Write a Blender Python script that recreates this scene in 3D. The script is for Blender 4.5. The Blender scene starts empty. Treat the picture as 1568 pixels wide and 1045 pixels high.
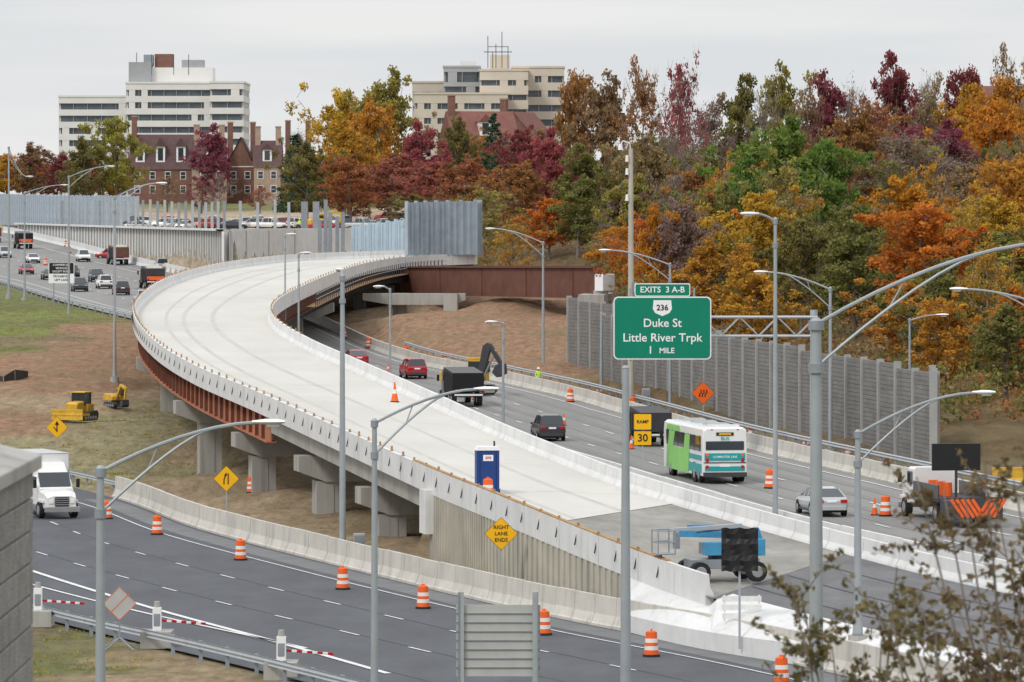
import bpy, math, random, numpy as np
from mathutils import Vector, Matrix
random.seed(7); rng=np.random.default_rng(7)
R=math.radians
D=2.0   # the site tables below use a 2 m northing unit
sc=bpy.context.scene
# ---------------------------------------------------------------- camera / light
cam=bpy.data.cameras.new('camera'); co=bpy.data.objects.new('camera',cam); sc.collection.objects.link(co)
co.location=(0,0,18); co.rotation_euler=(R(90),0,0)
cam.lens=183.7; cam.sensor_width=36; cam.shift_y=-0.1292; cam.clip_end=20000; cam.clip_start=.5
cam.dof.use_dof=True; cam.dof.focus_distance=300; cam.dof.aperture_fstop=7
sc.camera=co
w=bpy.data.worlds.new("World"); sc.world=w; w.use_nodes=True
nt=w.node_tree; nt.nodes.clear()
o=nt.nodes.new('ShaderNodeOutputWorld'); bg=nt.nodes.new('ShaderNodeBackground'); bg.inputs[1].default_value=0.1
sky=nt.nodes.new('ShaderNodeTexSky'); sky.sky_type='NISHITA'; sky.sun_disc=False; sky.sun_elevation=R(42); sky.sun_rotation=R(215)
tc=nt.nodes.new('ShaderNodeTexCoord'); mp=nt.nodes.new('ShaderNodeMapping'); mp.inputs['Scale'].default_value=(3,3,34)
nz=nt.nodes.new('ShaderNodeTexNoise'); nz.inputs['Scale'].default_value=2.2; nz.inputs['Detail'].default_value=6
cr=nt.nodes.new('ShaderNodeValToRGB'); cr.color_ramp.elements[0].position=.35; cr.color_ramp.elements[0].color=(.79,.815,.85,1)
cr.color_ramp.elements[1].position=.65; cr.color_ramp.elements[1].color=(.92,.92,.92,1)
mul=nt.nodes.new('ShaderNodeVectorMath'); mul.operation='SCALE'
sep=nt.nodes.new('ShaderNodeSeparateXYZ'); mz=nt.nodes.new('ShaderNodeMapRange'); mz.inputs[1].default_value=.06; mz.inputs[2].default_value=.9; mz.inputs[3].default_value=9.3; mz.inputs[4].default_value=16.5
mx=nt.nodes.new('ShaderNodeMix'); mx.data_type='RGBA'; mx.inputs['Factor'].default_value=.93
L=nt.links.new
L(tc.outputs['Generated'],mp.inputs[0]); L(mp.outputs[0],nz.inputs['Vector']); L(nz.outputs['Fac'],cr.inputs[0]); L(cr.outputs[0],mul.inputs[0])
L(tc.outputs['Generated'],sep.inputs[0]); L(sep.outputs['Z'],mz.inputs[0]); L(mz.outputs[0],mul.inputs['Scale'])
L(sky.outputs[0],mx.inputs[6]); L(mul.outputs[0],mx.inputs[7]); L(mx.outputs[2],bg.inputs[0]); L(bg.outputs[0],o.inputs[0])
sl=bpy.data.lights.new('sun','SUN'); sl.energy=1.4; sl.angle=R(12); sl.color=(1,.96,.9)
so=bpy.data.objects.new('sun',sl); sc.collection.objects.link(so); so.rotation_euler=(R(48),0,R(-35))
sc.view_settings.view_transform='Standard'; sc.view_settings.look='None'; sc.view_settings.exposure=0

# ---------------------------------------------------------------- materials
MATS={}
def mat(name,col,rough=.7,var=.15,scale=2.0,metal=0,bump=0,fine=40,spec=.3,stretch=None,stain=0):
    if name in MATS: return MATS[name]
    m=bpy.data.materials.new(name); m.use_nodes=True; n=m.node_tree.nodes; l=m.node_tree.links.new
    p=n['Principled BSDF']; p.inputs['Roughness'].default_value=rough; p.inputs['Metallic'].default_value=metal
    p.inputs['Specular IOR Level'].default_value=spec
    t=n.new('ShaderNodeTexCoord'); a=n.new('ShaderNodeTexNoise'); a.inputs['Scale'].default_value=scale; a.inputs['Detail'].default_value=8; a.inputs['Roughness'].default_value=.65
    src=t.outputs['Object']
    if stretch:
        mm=n.new('ShaderNodeMapping'); mm.inputs['Scale'].default_value=stretch; l(src,mm.inputs[0]); src=mm.outputs[0]
    l(src,a.inputs['Vector'])
    r=n.new('ShaderNodeValToRGB'); r.color_ramp.elements[0].position=.3; r.color_ramp.elements[1].position=.7
    r.color_ramp.elements[0].color=tuple(c*(1-var) for c in col)+(1,); r.color_ramp.elements[1].color=tuple(min(1,c*(1+var)) for c in col)+(1,)
    l(a.outputs['Fac'],r.inputs[0]); out=r.outputs[0]
    if stain:
        s2=n.new('ShaderNodeTexNoise'); s2.inputs['Scale'].default_value=1.3; s2.inputs['Detail'].default_value=5
        m2=n.new('ShaderNodeMapping'); m2.inputs['Scale'].default_value=(1.6,.8,.12); l(t.outputs['Object'],m2.inputs[0]); l(m2.outputs[0],s2.inputs['Vector'])
        r2=n.new('ShaderNodeMapRange'); r2.inputs[1].default_value=.52; r2.inputs[2].default_value=.72; r2.inputs[3].default_value=0; r2.inputs[4].default_value=stain; l(s2.outputs['Fac'],r2.inputs[0])
        mk=n.new('ShaderNodeMix'); mk.data_type='RGBA'; l(r2.outputs[0],mk.inputs['Factor']); l(out,mk.inputs[6]); mk.inputs[7].default_value=tuple(c*.45 for c in col)+(1,); out=mk.outputs[2]
    l(out,p.inputs['Base Color'])
    if bump:
        b=n.new('ShaderNodeTexNoise'); b.inputs['Scale'].default_value=fine; l(t.outputs['Object'],b.inputs['Vector'])
        q=n.new('ShaderNodeBump'); q.inputs['Strength'].default_value=bump; q.inputs['Distance'].default_value=.05; l(b.outputs['Fac'],q.inputs['Height']); l(q.outputs[0],p.inputs['Normal'])
    MATS[name]=m; return m
asph=mat('asphalt',(.092,.097,.110),.85,.18,.35,bump=.3,stretch=(1,.3,1))
asphj=mat('asphalt_joint',(.078,.082,.092),.85,.15,1)
asphs=mat('asphalt_shoulder',(.16,.165,.17),.85,.18,.4)
hwy=mat('worn_pavement',(.235,.23,.222),.85,.12,.2,bump=.3,stretch=(1,.12,1))
hwyt=mat('wheel_path',(.205,.202,.197),.85,.12,.4,stretch=(1,.1,1))
deckm=mat('deck_concrete',(.555,.54,.50),.85,.09,.16,bump=.15,stretch=(1,.4,1))
deckt=mat('deck_tyre_mark',(.49,.475,.44),.85,.09,.3)
deckj=mat('deck_joint',(.44,.425,.40),.85,.1,.5)
rampbase=mat('ramp_base_course',(.27,.26,.235),.9,.3,.5,bump=.3,stretch=(1,.4,1))
rampasph=mat('ramp_asphalt',(.15,.15,.155),.9,.25,.5,bump=.3,stretch=(1,.4,1))
conc=mat('concrete_new',(.66,.66,.655),.8,.09,.5,stain=.25)
concb=mat('concrete_barrier',(.55,.525,.475),.85,.12,.6,stain=.45)
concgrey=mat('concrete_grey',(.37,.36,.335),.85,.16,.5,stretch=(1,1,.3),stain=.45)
conctan=mat('concrete_tan',(.45,.42,.36),.85,.14,.5,stain=.4)
rust=mat('weathering_steel',(.14,.058,.040),.75,.25,.5)
rustl=mat('weathering_steel_lightened',(.40,.155,.085),.7,.2,.6)  # outer girder steel, colour lightened to offset shade under the deck overhang
galv=mat('galvanised_steel',(.42,.45,.48),.45,.10,1.5,metal=.35)
galvd=mat('galvanised_dark',(.28,.31,.34),.5,.12,1.5,metal=.3)
polem=mat('pole_grey',(.34,.37,.39),.5,.12,.8,metal=.2)
bluegrey=mat('blue_grey_panel',(.33,.39,.45),.55,.15,.8)
lightblue=mat('light_blue_panel',(.46,.58,.67),.55,.1,.8)
noisem=mat('noise_panel',(.20,.192,.183),.9,.2,.5,stretch=(1,1,3),stain=.2)
noisep=mat('noise_post',(.34,.34,.33),.85,.12,.6)
white=mat('white_paint',(.80,.80,.80),.45,.04,1)
whiteline=mat('road_paint',(.66,.66,.66),.7,.28,4)
black=mat('black_paint',(.018,.018,.02),.4,.1,1)
dark=mat('dark_grey',(.05,.05,.055),.6,.15,1)
rubber=mat('rubber',(.022,.022,.022),.85,.15,2)
hub=mat('hub_metal',(.40,.40,.41),.35,.1,2,metal=.6)
glass=mat('dark_glass',(.03,.04,.05),.08,.1,1,spec=.7)
bglass=mat('building_glass',(.07,.09,.11),.15,.4,.25,spec=.6)
orange=mat('safety_orange',(.80,.13,.025),.5,.14,3)
refl=mat('reflective_white',(.74,.74,.72),.4,.1,3)
yellow=mat('machine_yellow',(.60,.36,.04),.5,.22,1.5)
signyel=mat('sign_yellow',(.85,.45,.01),.45,.04,1)
signor=mat('sign_orange',(.88,.15,.02),.45,.04,1)
green=mat('sign_green',(.0,.20,.12),.4,.05,.6)
signback=mat('sign_back_aluminium',(.50,.50,.49),.45,.1,.8,metal=.3)
red=mat('car_red',(.38,.02,.03),.25,.05,1,spec=.6)
silver=mat('car_silver',(.50,.52,.53),.25,.05,1,metal=.3,spec=.6)
carwhite=mat('car_white',(.74,.74,.73),.25,.05,1,spec=.5)
cardark=mat('car_dark',(.035,.037,.045),.22,.1,1,spec=.6)
taill=mat('tail_light',(.45,.01,.01),.3,.05,1)
headl=mat('head_light',(.8,.8,.75),.2,.05,1)
teal=mat('bus_teal',(.02,.32,.33),.35,.04,1)
lime=mat('bus_green',(.25,.60,.14),.35,.12,.9)
pblue=mat('toilet_blue',(.015,.05,.20),.5,.08,1)
lblue=mat('lift_blue',(.06,.27,.47),.5,.2,1.5)
brick=mat('brick',(.20,.105,.08),.9,.2,1.2)
bricktan=mat('brick_tan',(.37,.27,.21),.9,.15,1)
roofm=mat('roof_shingle',(.105,.062,.062),.9,.2,.8)
roofred=mat('roof_red',(.19,.085,.07),.9,.15,.6)
beige=mat('stucco_beige',(.56,.50,.42),.9,.08,.2)
bldwhite=mat('building_white',(.68,.67,.65),.8,.06,.15)
bldgrey=mat('building_grey',(.33,.34,.35),.8,.1,.15)
hotgreen=mat('hi_vis',(.55,.85,.05),.7,.1,6)
skinm=mat('skin',(.45,.27,.2),.6,.1,6)
navy=mat('trousers',(.04,.05,.09),.9,.2,6)
barkm=mat('bark',(.20,.17,.145),.95,.3,2)
stone=mat('block_stone',(.27,.26,.245),.95,.25,3,bump=.6,fine=30)
wood=mat('formwork_wood',(.38,.24,.12),.85,.25,2)
fabric=mat('silt_fabric',(.04,.042,.045),.9,.3,2)

# ---------------------------------------------------------------- mesh builder
class MB:
    def __init__(s): s.v=[];s.f=[];s.mi=[];s.mats=[];s.T=Matrix()
    def mid(s,m):
        if m not in s.mats: s.mats.append(m)
        return s.mats.index(m)
    def add(s,vs,fs,m):
        b=len(s.v); T=s.T
        s.v+= [tuple(T@Vector(p)) for p in vs]
        if isinstance(m,list):
            for f,mm in zip(fs,m): s.f.append([b+i for i in f]); s.mi.append(s.mid(mm))
        else:
            k=s.mid(m)
            for f in fs: s.f.append([b+i for i in f]); s.mi.append(k)
    def box(s,c,d,m,rz=0,rx=0,ry=0):
        x,y,z=d[0]/2,d[1]/2,d[2]/2
        vs=[(a*x,b*y,cc*z) for a in(-1,1) for b in(-1,1) for cc in(-1,1)]
        M=Matrix.Translation(c)@Matrix.Rotation(rz,4,'Z')@Matrix.Rotation(ry,4,'Y')@Matrix.Rotation(rx,4,'X')
        vs=[M@Vector(p) for p in vs]
        s.add(vs,[(0,1,3,2),(4,6,7,5),(0,4,5,1),(2,3,7,6),(0,2,6,4),(1,5,7,3)],m)
    def cyl(s,p0,p1,r0,r1=None,m=None,n=10,caps=True):
        if r1 is None: r1=r0
        p0=Vector(p0);p1=Vector(p1); d=(p1-p0)
        if d.length<1e-6: return
        q=d.to_track_quat('Z','Y'); vs=[]
        for p,r in((p0,r0),(p1,r1)):
            for i in range(n):
                a=2*math.pi*i/n; vs.append(p+q@Vector((r*math.cos(a),r*math.sin(a),0)))
        fs=[(i,(i+1)%n,n+(i+1)%n,n+i) for i in range(n)]
        if caps: fs+=[tuple(range(n-1,-1,-1)),tuple(range(n,2*n))]
        s.add(vs,fs,m)
    def tube(s,pts,r,m,n=6,r1=None):
        k=len(pts)-1
        for i in range(k):
            a=r+( (r1 if r1 is not None else r)-r)*i/k; b=r+((r1 if r1 is not None else r)-r)*(i+1)/k
            s.cyl(pts[i],pts[i+1],a,b,m,n,caps=True)
    def loft(s,rings,m,caps=True,capm=None):
        n=len(rings[0]); vs=[p for r in rings for p in r]; fs=[];ms=[]
        for k in range(len(rings)-1):
            for i in range(n):
                j=(i+1)%n; fs.append((k*n+i,k*n+j,(k+1)*n+j,(k+1)*n+i)); ms.append(m[i] if isinstance(m,list) else m)
        if caps:
            c=capm or (m[0] if isinstance(m,list) else m)
            fs+=[tuple(range(n-1,-1,-1)),tuple(range((len(rings)-1)*n,len(rings)*n))]; ms+=[c,c]
        s.add(vs,fs,ms)
    def prism(s,poly,y0,y1,m,axis='Y'):
        n=len(poly)
        if axis=='Y': vs=[(a,y0,b) for a,b in poly]+[(a,y1,b) for a,b in poly]
        elif axis=='Z': vs=[(a,b,y0) for a,b in poly]+[(a,b,y1) for a,b in poly]
        else: vs=[(y0,a,b) for a,b in poly]+[(y1,a,b) for a,b in poly]
        s.add(vs,[tuple(range(n)),tuple(range(2*n-1,n-1,-1))]+[(i,i+n,(i+1)%n+n,(i+1)%n) for i in range(n)],m)
    def sweep(s,path,prof,m):
        P=[Vector(p) for p in path]; rings=[]
        for i,p in enumerate(P):
            t=(P[min(i+1,len(P)-1)]-P[max(i-1,0)]); t.z=0; t.normalize(); nn=Vector((-t.y,t.x,0))
            rings.append([p+nn*a+Vector((0,0,b)) for a,b in prof])
        s.loft(rings,m)
    def wheel(s,c,r,wd,m=None):
        x,y,z=c
        s.cyl((x,y-wd/2,z),(x,y+wd/2,z),r,r,rubber,14)
        s.cyl((x,y-wd/2-.012,z),(x,y+wd/2+.012,z),r*.58,r*.58,m or hub,10)
    def text(s,t,size,c,m,bold=0.0,eps=.02):
        cu=bpy.data.curves.new('t','FONT'); cu.body=t; cu.size=size; cu.align_x='CENTER'; cu.align_y='CENTER'; cu.offset=bold; cu.resolution_u=3; cu.fill_mode='FRONT'
        ob=bpy.data.objects.new('t',cu); sc.collection.objects.link(ob); dg=bpy.context.evaluated_depsgraph_get(); e=ob.evaluated_get(dg); me=e.to_mesh()
        vs=[(c[0]+v.co.x,c[1]-eps,c[2]+v.co.y) for v in me.vertices]; fs=[tuple(p.vertices) for p in me.polygons]
        e.to_mesh_clear(); bpy.data.objects.remove(ob); bpy.data.curves.remove(cu)
        s.add(vs,fs,m)
    def build(s,name,loc=(0,0,0),rz=0,smooth=False,bevel=0):
        me=bpy.data.meshes.new(name); me.from_pydata([tuple(v) for v in s.v],[],s.f)
        for m in s.mats: me.materials.append(m)
        me.polygons.foreach_set('material_index',s.mi)
        if smooth: me.polygons.foreach_set('use_smooth',[True]*len(me.polygons))
        me.update(); ob=bpy.data.objects.new(name,me); sc.collection.objects.link(ob); ob.location=loc; ob.rotation_euler=(0,0,rz)
        if smooth:
            try: me.set_sharp_from_angle(angle=R(40))
            except Exception: pass
        if bevel:
            b=ob.modifiers.new('b','BEVEL'); b.width=bevel; b.segments=2; b.limit_method='ANGLE'
        return ob
def inst(ob,loc,rz=0,s=1):
    n=bpy.data.objects.new(ob.name.split('.')[0],ob.data); sc.collection.objects.link(n); n.location=loc; n.rotation_euler=(0,0,rz); n.scale=(s,s,s)
    return n

# ---------------------------------------------------------------- ribbons
ZT=np.array([[0,1.5],[80,1.8],[148,2.4],[200,2.6],[240,3.6],[283,5.8],[320,7.2],[360,8.4],[400,9.8],[440,11.4],[500,13.2],[600,14.5],[1000,17]])
ZT[:,0]*=D
def zroad(y): return np.interp(y,ZT[:,0],ZT[:,1])
def cat(P,t):
    P=np.asarray(P,float); n=len(P); i=min(max(int(math.floor(t)),0),n-2); u=t-i
    p0=P[max(i-1,0)];p1=P[i];p2=P[i+1];p3=P[min(i+2,n-1)]
    return .5*((2*p1)+(-p0+p2)*u+(2*p0-5*p1+4*p2-p3)*u*u+(-p0+3*p1-3*p2+p3)*u**3)
class Rib:
    def __init__(s,Lp,Rp,zf=None):
        s.L=[(p[0],p[1]*D,p[2]) for p in Lp];s.R=[(p[0],p[1]*D,p[2]) for p in Rp];s.n=len(Lp);s.zf=zf
    def pt(s,t,f,dz=0):
        p=cat(s.L,t)*(1-f)+cat(s.R,t)*f
        z=(s.zf(p[1]) if s.zf else p[2])+dz
        return Vector((p[0],p[1],z))
    def path(s,t0,t1,f,dz=0,step=.06):
        k=max(1,int(round((t1-t0)/step))); return [s.pt(t0+(t1-t0)*i/k,f,dz) for i in range(k+1)]
    def tan(s,t,f=.5):
        d=s.pt(min(t+.05,s.n-1),f)-s.pt(max(t-.05,0),f); d.normalize(); return d
    def surf(s,t0,t1,f0=0,f1=1,dz=0,nl=8,step=.06):
        k=max(1,int(round((t1-t0)/step))); vs=[];fs=[]
        for i in range(k+1):
            for j in range(nl+1): vs.append(s.pt(t0+(t1-t0)*i/k,f0+(f1-f0)*j/nl,dz))
        for i in range(k):
            for j in range(nl): a=i*(nl+1)+j; fs.append((a,a+1,a+nl+2,a+nl+1))
        return vs,fs
    def mark(s,mb,t0,t1,f,wd,m,dz=.03,dash=None,step=.012,f2=None):
        k=max(1,int(round((t1-t0)/step))); 
        pts=[s.pt(t0+(t1-t0)*i/k,f+((f2-f)*i/k if f2 is not None else 0),dz) for i in range(k+1)]; acc=0; vs=[];fs=[]
        for i in range(len(pts)-1):
            a,b=pts[i],pts[i+1]; L_=(b-a).length; on= True if not dash else (acc%(dash[0]+dash[1]))<dash[0]
            acc+=L_
            if not on: continue
            d=(b-a); d.z=0; d.normalize(); nn=Vector((-d.y,d.x,0))*wd/2
            k2=len(vs); vs+=[a-nn,b-nn,b+nn,a+nn]; fs.append((k2,k2+1,k2+2,k2+3))
        mb.add(vs,fs,m)
ramp=Rib([(20,94.5,1.0),(12.3,104,1.4),(6.5,110.7,2.2),(-1.06,124.8,3.6),(-4.06,131,4.1),(-9.5,143.5,5.1),(-15.6,158.6,6.1),(-21,172,6.9),(-25.5,186,7.8),(-29.5,204,8.8),(-32.2,225,9.6),(-33.7,257,10.5),(-32,292,11.2),(-25,318,11.7),(-10,328,12.0)],
 [(28,101,1.6),(20,111,2.0),(13.4,122,2.6),(6.5,133,3.6),(3.0,142,4.1),(-.8,152,4.8),(-5.5,164,5.9),(-10.5,178,6.9),(-15,191,7.8),(-18.5,204,8.8),(-19.8,222,9.5),(-18.6,250,10.4),(-16.2,280,11.2),(-12,297,11.7),(-4,303,12.0)])
H_L=[(40,72),(30,92),(20.5,112),(14,126),(7.3,146),(1.2,166),(-6,192),(-13,220),(-24,250),(-33,268),(-40,283),(-55,315),(-70,353),(-92,400),(-130,470),(-200,600)]
H_R=[(52,84),(42,102),(33,120),(26.3,136),(19.5,156),(14,174),(6.5,204),(-2,226),(-12,250),(-20,278),(-27,303),(-38,345),(-56,392),(-84,468),(-130,600),(-210,850)]
hw=Rib([(a,b,0) for a,b in H_L],[(a,b,0) for a,b in H_R],zf=zroad)
FB=[(-52,200),(-36,180),(-25,163),(-17.7,147),(-9.3,132.5),(-2.5,121.5),(3,113.5),(9.8,105),(18,93),(30,75)]
FF=[(-70,178),(-52,160),(-38,141),(-30,128),(-20,114),(-12,104.5),(-6,97),(0,89),(8,78),(20,60)]
fg=Rib([(a,b,0) for a,b in FF],[(a,b,0) for a,b in FB],zf=lambda y:0.0)

# ---------------------------------------------------------------- terrain
C={'grass':(.15,.165,.065),'straw':(.31,.275,.16),'tan':(.36,.27,.175),'red':(.31,.19,.12),'litter':(.15,.105,.055),'site':(.45,.36,.27),'bright':(.19,.23,.075),'dull':(.20,.165,.10),'gravel':(.33,.31,.28)}
CP=[(-40,110,0,'grass'),(-20,100,-.1,'grass'),(-15,92,-.1,'grass'),(-26,112,0,'dull'),(0,80,0,'grass'),(-60,120,0,'grass'),(20,70,0,'grass'),(-14,97,-.1,'tan'),(-10,93,-.1,'dull'),
(-5,130,-.1,'tan'),(0,121,0,'bright'),(4,115.5,0,'bright'),(-3,126,0,'bright'),(-8,138,.3,'tan'),(-15,148,.3,'tan'),(-12,158,.8,'tan'),(-18,156,.1,'tan'),(-20,168,-.5,'tan'),(-23,180,-.7,'straw'),(-30,178,0,'straw'),(-36,186,.9,'straw'),
(-31,198,2,'straw'),(-30,215,3.0,'tan'),(-21,190,2.0,'tan'),(-14,180,1.6,'tan'),(-33,203,2.9,'tan'),(-40,201,2.9,'tan'),(-36,193,2.0,'red'),(-46,200,2.6,'tan'),(-28,190,1.4,'straw'),(-26,200,2.2,'straw'),(-17,172,.4,'tan'),
(-55,287,6.3,'bright'),(-46,256,5.2,'dull'),(-40,244,4.8,'red'),(-34,230,4.3,'red'),(-32,217,3.9,'red'),(-44,225,4.5,'red'),(-38,214,3.7,'red'),(-50,265,5.6,'bright'),(-44,272,5.8,'red'),(-60,300,6.6,'grass'),(-52,240,4.6,'bright'),(-48,246,4.8,'grass'),(-40,262,5.4,'red'),(-42,236,4.6,'red'),(-36,250,5.0,'red'),(-43,250,5.1,'red'),(-46,232,4.6,'red'),(-48,276,5.9,'grass'),
(-36,191,1.7,'red'),(0,236,4.2,'red'),(-5.7,270,7.2,'red'),(1,280,8.2,'red'),(4,250,5.5,'red'),(-11.5,283,6.0,'tan'),(-5,300,9.0,'red'),(10,290,10,'litter'),(-20,300,6.4,'tan'),(8,262,7,'red'),
(20,205,5,'litter'),(35,170,5,'litter'),(50,140,4,'litter'),(25,240,9,'litter'),(45,220,10,'litter'),(70,180,9,'litter'),(12,330,14,'litter'),(40,300,16,'litter'),(80,280,18,'litter'),(-10,345,13,'litter'),(0,420,20,'litter'),(60,400,22,'litter'),(120,350,22,'litter'),
(-10,480,20,'litter'),(50,600,26,'litter'),(0,700,27,'litter'),(150,600,28,'litter'),(-18,385,14.8,'site'),(-40,400,15,'site'),(-30,430,15,'site'),(-60,430,15,'site'),(-50,480,16,'site'),(-20,480,17,'site'),(-90,510,16.5,'site'),(-30,378,14.7,'site'),
(-60,560,19,'grass'),(-100,600,20,'grass'),(-40,600,21,'grass'),(-100,350,7,'grass'),(-150,420,9,'grass'),(-80,300,5,'grass'),(-60,220,3.5,'grass'),(-60,180,1,'grass'),(-80,150,0,'grass'),(-200,500,13,'grass'),(-300,700,16,'grass'),(-200,850,20,'litter'),(-100,1000,22,'litter'),(200,1000,28,'litter'),(0,1500,20,'litter'),(-900,1500,14,'litter'),(900,1500,22,'litter'),(0,4000,8,'litter'),
(48,95,2,'grass'),(35,130,2.5,'grass'),(60,110,3,'grass'),(14,103,.9,'gravel'),(20,97,.8,'gravel'),(10,134,2.2,'gravel'),(3,149,2.2,'gravel'),(-3,165,2.2,'gravel'),(-9,182,2.2,'tan'),(-15,205,2.4,'tan'),(-20,225,2.8,'tan'),(-27,240,3.6,'tan'),(-30,255,4.6,'straw')]
CPx=np.array([(c[0],c[1]*D,c[2]) for c in CP],float); CPc=np.array([C[c[3]] for c in CP])
WX=np.array([-37.5,-30,-15,-8]); WY=np.array([690,724,740,744])
def samples(r,t0,t1,step=.035):
    out=[]
    k=int((t1-t0)/step)
    for i in range(k+1):
        t=t0+(t1-t0)*i/k; a=r.pt(t,0);b=r.pt(t,1); c=(a+b)/2; tg=r.tan(t); wv=b-a
        out.append((c.x,c.y,c.z,abs(wv.x*tg.y-wv.y*tg.x)/2,tg.x,tg.y))
    return np.array(out)
S_h=samples(hw,0,15); S_f=samples(fg,0,9); S_r=samples(ramp,0,3.95,.02)
def smooth(t): t=np.clip(t,0,1); return t*t*(3-2*t)
def hash_noise(x,y,s):
    return (np.sin(x/s*1.7+1.3*np.sin(y/s*1.1+.5))*np.cos(y/s*1.3+1.1*np.sin(x/s*.9+2)))
def terrain(X,Y,want_col=False):
    X=np.asarray(X,float).ravel();Y=np.asarray(Y,float).ravel()
    Z=np.zeros_like(X);Col=np.zeros((len(X),3))
    for a in range(0,len(X),20000):
        x=X[a:a+20000];y=Y[a:a+20000]
        d2=(x[:,None]-CPx[None,:,0])**2+((y[:,None]-CPx[None,:,1])/D)**2+1.0
        wt=d2**-1.5; z=(wt*CPx[None,:,2]).sum(1)/wt.sum(1)
        z+=.15*hash_noise(x,y,5)+.09*hash_noise(x+7,y,2.3)
        far=smooth((y-660)/600); z+=far*1.2*hash_noise(x,y/1.5,60)
        yw=np.interp(x,WX,WY); inx=(x>-37.5)&(x<-11)
        z=np.where(inx&(y<yw)&(y>600),np.minimum(z,8.2),z)
        z=np.where(inx&(y>=yw)&(y<860),np.maximum(z,14.8),z)
        if want_col:
            xx=x+1.8*hash_noise(x,y,3)+.9*hash_noise(y,x,1.1); yy=y+6*hash_noise(x+9,y,4)
            d2=(xx[:,None]-CPx[None,:,0])**2+((yy[:,None]-CPx[None,:,1])/D*.7)**2+.5
            wt=d2**-2.6; Col[a:a+20000]=(wt[:,:,None]*CPc[None]).sum(1)/wt.sum(1)[:,None]
        near=smooth((128-y)/80); z=z*(1-near)+12.0*near
        for S,kind in((S_f,'f'),(S_r,'r'),(S_h,'h')):
            dd=(x[:,None]-S[None,:,0])**2+(y[:,None]-S[None,:,1])**2
            i=dd.argmin(1); d=np.sqrt(dd[np.arange(len(x)),i])-S[i,3]
            lat=(x-S[i,0])*(-S[i,5])+(y-S[i,1])*S[i,4]
            if kind=='h': tz_=zroad(y)-.15; bw=np.where((lat<0)&(y>680),1.2,6.0)
            elif kind=='f': tz_=np.full_like(x,-.12); bw=np.full_like(x,3.0)
            else:
                tz_=S[i,2]-.6; bw=np.where(lat>0,.9,4.0); d=np.where(lat>0,d+1.7,d)
            wgt=1-smooth(d/bw)
            if kind=='r': wgt=np.where((i<len(S)-2)|(d<-1),wgt,0)
            z=z*(1-wgt)+tz_*wgt
        Z[a:a+20000]=z
    return (Z,Col) if want_col else Z
def tz(x,y): return float(terrain([x],[y])[0])
def axis(a,b,c,d,fine):
    lo=-np.geomspace(1,abs(a-b)+1,24)[::-1]+1+b; hi=np.geomspace(1,abs(d-c)+1,24)-1+c
    return np.unique(np.concatenate([lo[:-1],np.arange(b,c,fine),hi]))
xs=axis(-5000,-112,75,5000,1.0); ys=axis(-150,120,1050,12000,2.2)
GX,GY=np.meshgrid(xs,ys); Z,Col=terrain(GX,GY,True)
nx,ny=len(xs),len(ys)
V=np.stack([GX.ravel(),GY.ravel(),Z],1)
idx=np.arange(nx*ny).reshape(ny,nx); F=np.stack([idx[:-1,:-1],idx[:-1,1:],idx[1:,1:],idx[1:,:-1]],-1).reshape(-1,4)
me=bpy.data.meshes.new('ground'); me.vertices.add(len(V)); me.vertices.foreach_set('co',V.ravel()); me.loops.add(F.size); me.loops.foreach_set('vertex_index',F.ravel())
me.polygons.add(len(F)); me.polygons.foreach_set('loop_start',np.arange(0,F.size,4)); me.polygons.foreach_set('loop_total',np.full(len(F),4)); me.update(calc_edges=True)
me.polygons.foreach_set('use_smooth',[True]*len(F))
ca=me.color_attributes.new('Col','FLOAT_COLOR','POINT'); ca.data.foreach_set('color',np.concatenate([Col,np.ones((len(Col),1))],1).ravel())
g=bpy.data.objects.new('ground',me); sc.collection.objects.link(g)
m=bpy.data.materials.new('terrain'); m.use_nodes=True; n=m.node_tree.nodes; l=m.node_tree.links.new; p=n['Principled BSDF']; p.inputs['Roughness'].default_value=.95; p.inputs['Specular IOR Level'].default_value=.1
at=n.new('ShaderNodeAttribute'); at.attribute_name='Col'; t_=n.new('ShaderNodeTexCoord')
mpp=n.new('ShaderNodeMapping'); mpp.inputs['Scale'].default_value=(1,.35,1); l(t_.outputs['Object'],mpp.inputs[0])
n1=n.new('ShaderNodeTexNoise'); n1.inputs['Scale'].default_value=1.3; n1.inputs['Detail'].default_value=10; n1.inputs['Roughness'].default_value=.75
mr=n.new('ShaderNodeMapRange'); mr.inputs[1].default_value=.3; mr.inputs[2].default_value=.7; mr.inputs[3].default_value=.5; mr.inputs[4].default_value=1.45
vm=n.new('ShaderNodeVectorMath'); vm.operation='SCALE'; l(mpp.outputs[0],n1.inputs['Vector']); l(n1.outputs['Fac'],mr.inputs[0]); l(at.outputs['Color'],vm.inputs[0]); l(mr.outputs[0],vm.inputs['Scale'])
n2=n.new('ShaderNodeTexNoise'); n2.inputs['Scale'].default_value=.3; n2.inputs['Detail'].default_value=7; l(mpp.outputs[0],n2.inputs['Vector'])
mr2=n.new('ShaderNodeMapRange'); mr2.inputs[1].default_value=.48; mr2.inputs[2].default_value=.66; mr2.inputs[3].default_value=0; mr2.inputs[4].default_value=.5; l(n2.outputs['Fac'],mr2.inputs[0])
mm=n.new('ShaderNodeMix'); mm.data_type='RGBA'; l(mr2.outputs[0],mm.inputs['Factor']); l(vm.outputs[0],mm.inputs[6]); mm.inputs[7].default_value=(.22,.18,.10,1); l(mm.outputs[2],p.inputs['Base Color'])
bp=n.new('ShaderNodeBump'); bp.inputs['Strength'].default_value=1; bp.inputs['Distance'].default_value=.35; l(n1.outputs['Fac'],bp.inputs['Height']); l(bp.outputs[0],p.inputs['Normal'])
me.materials.append(m)

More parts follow.
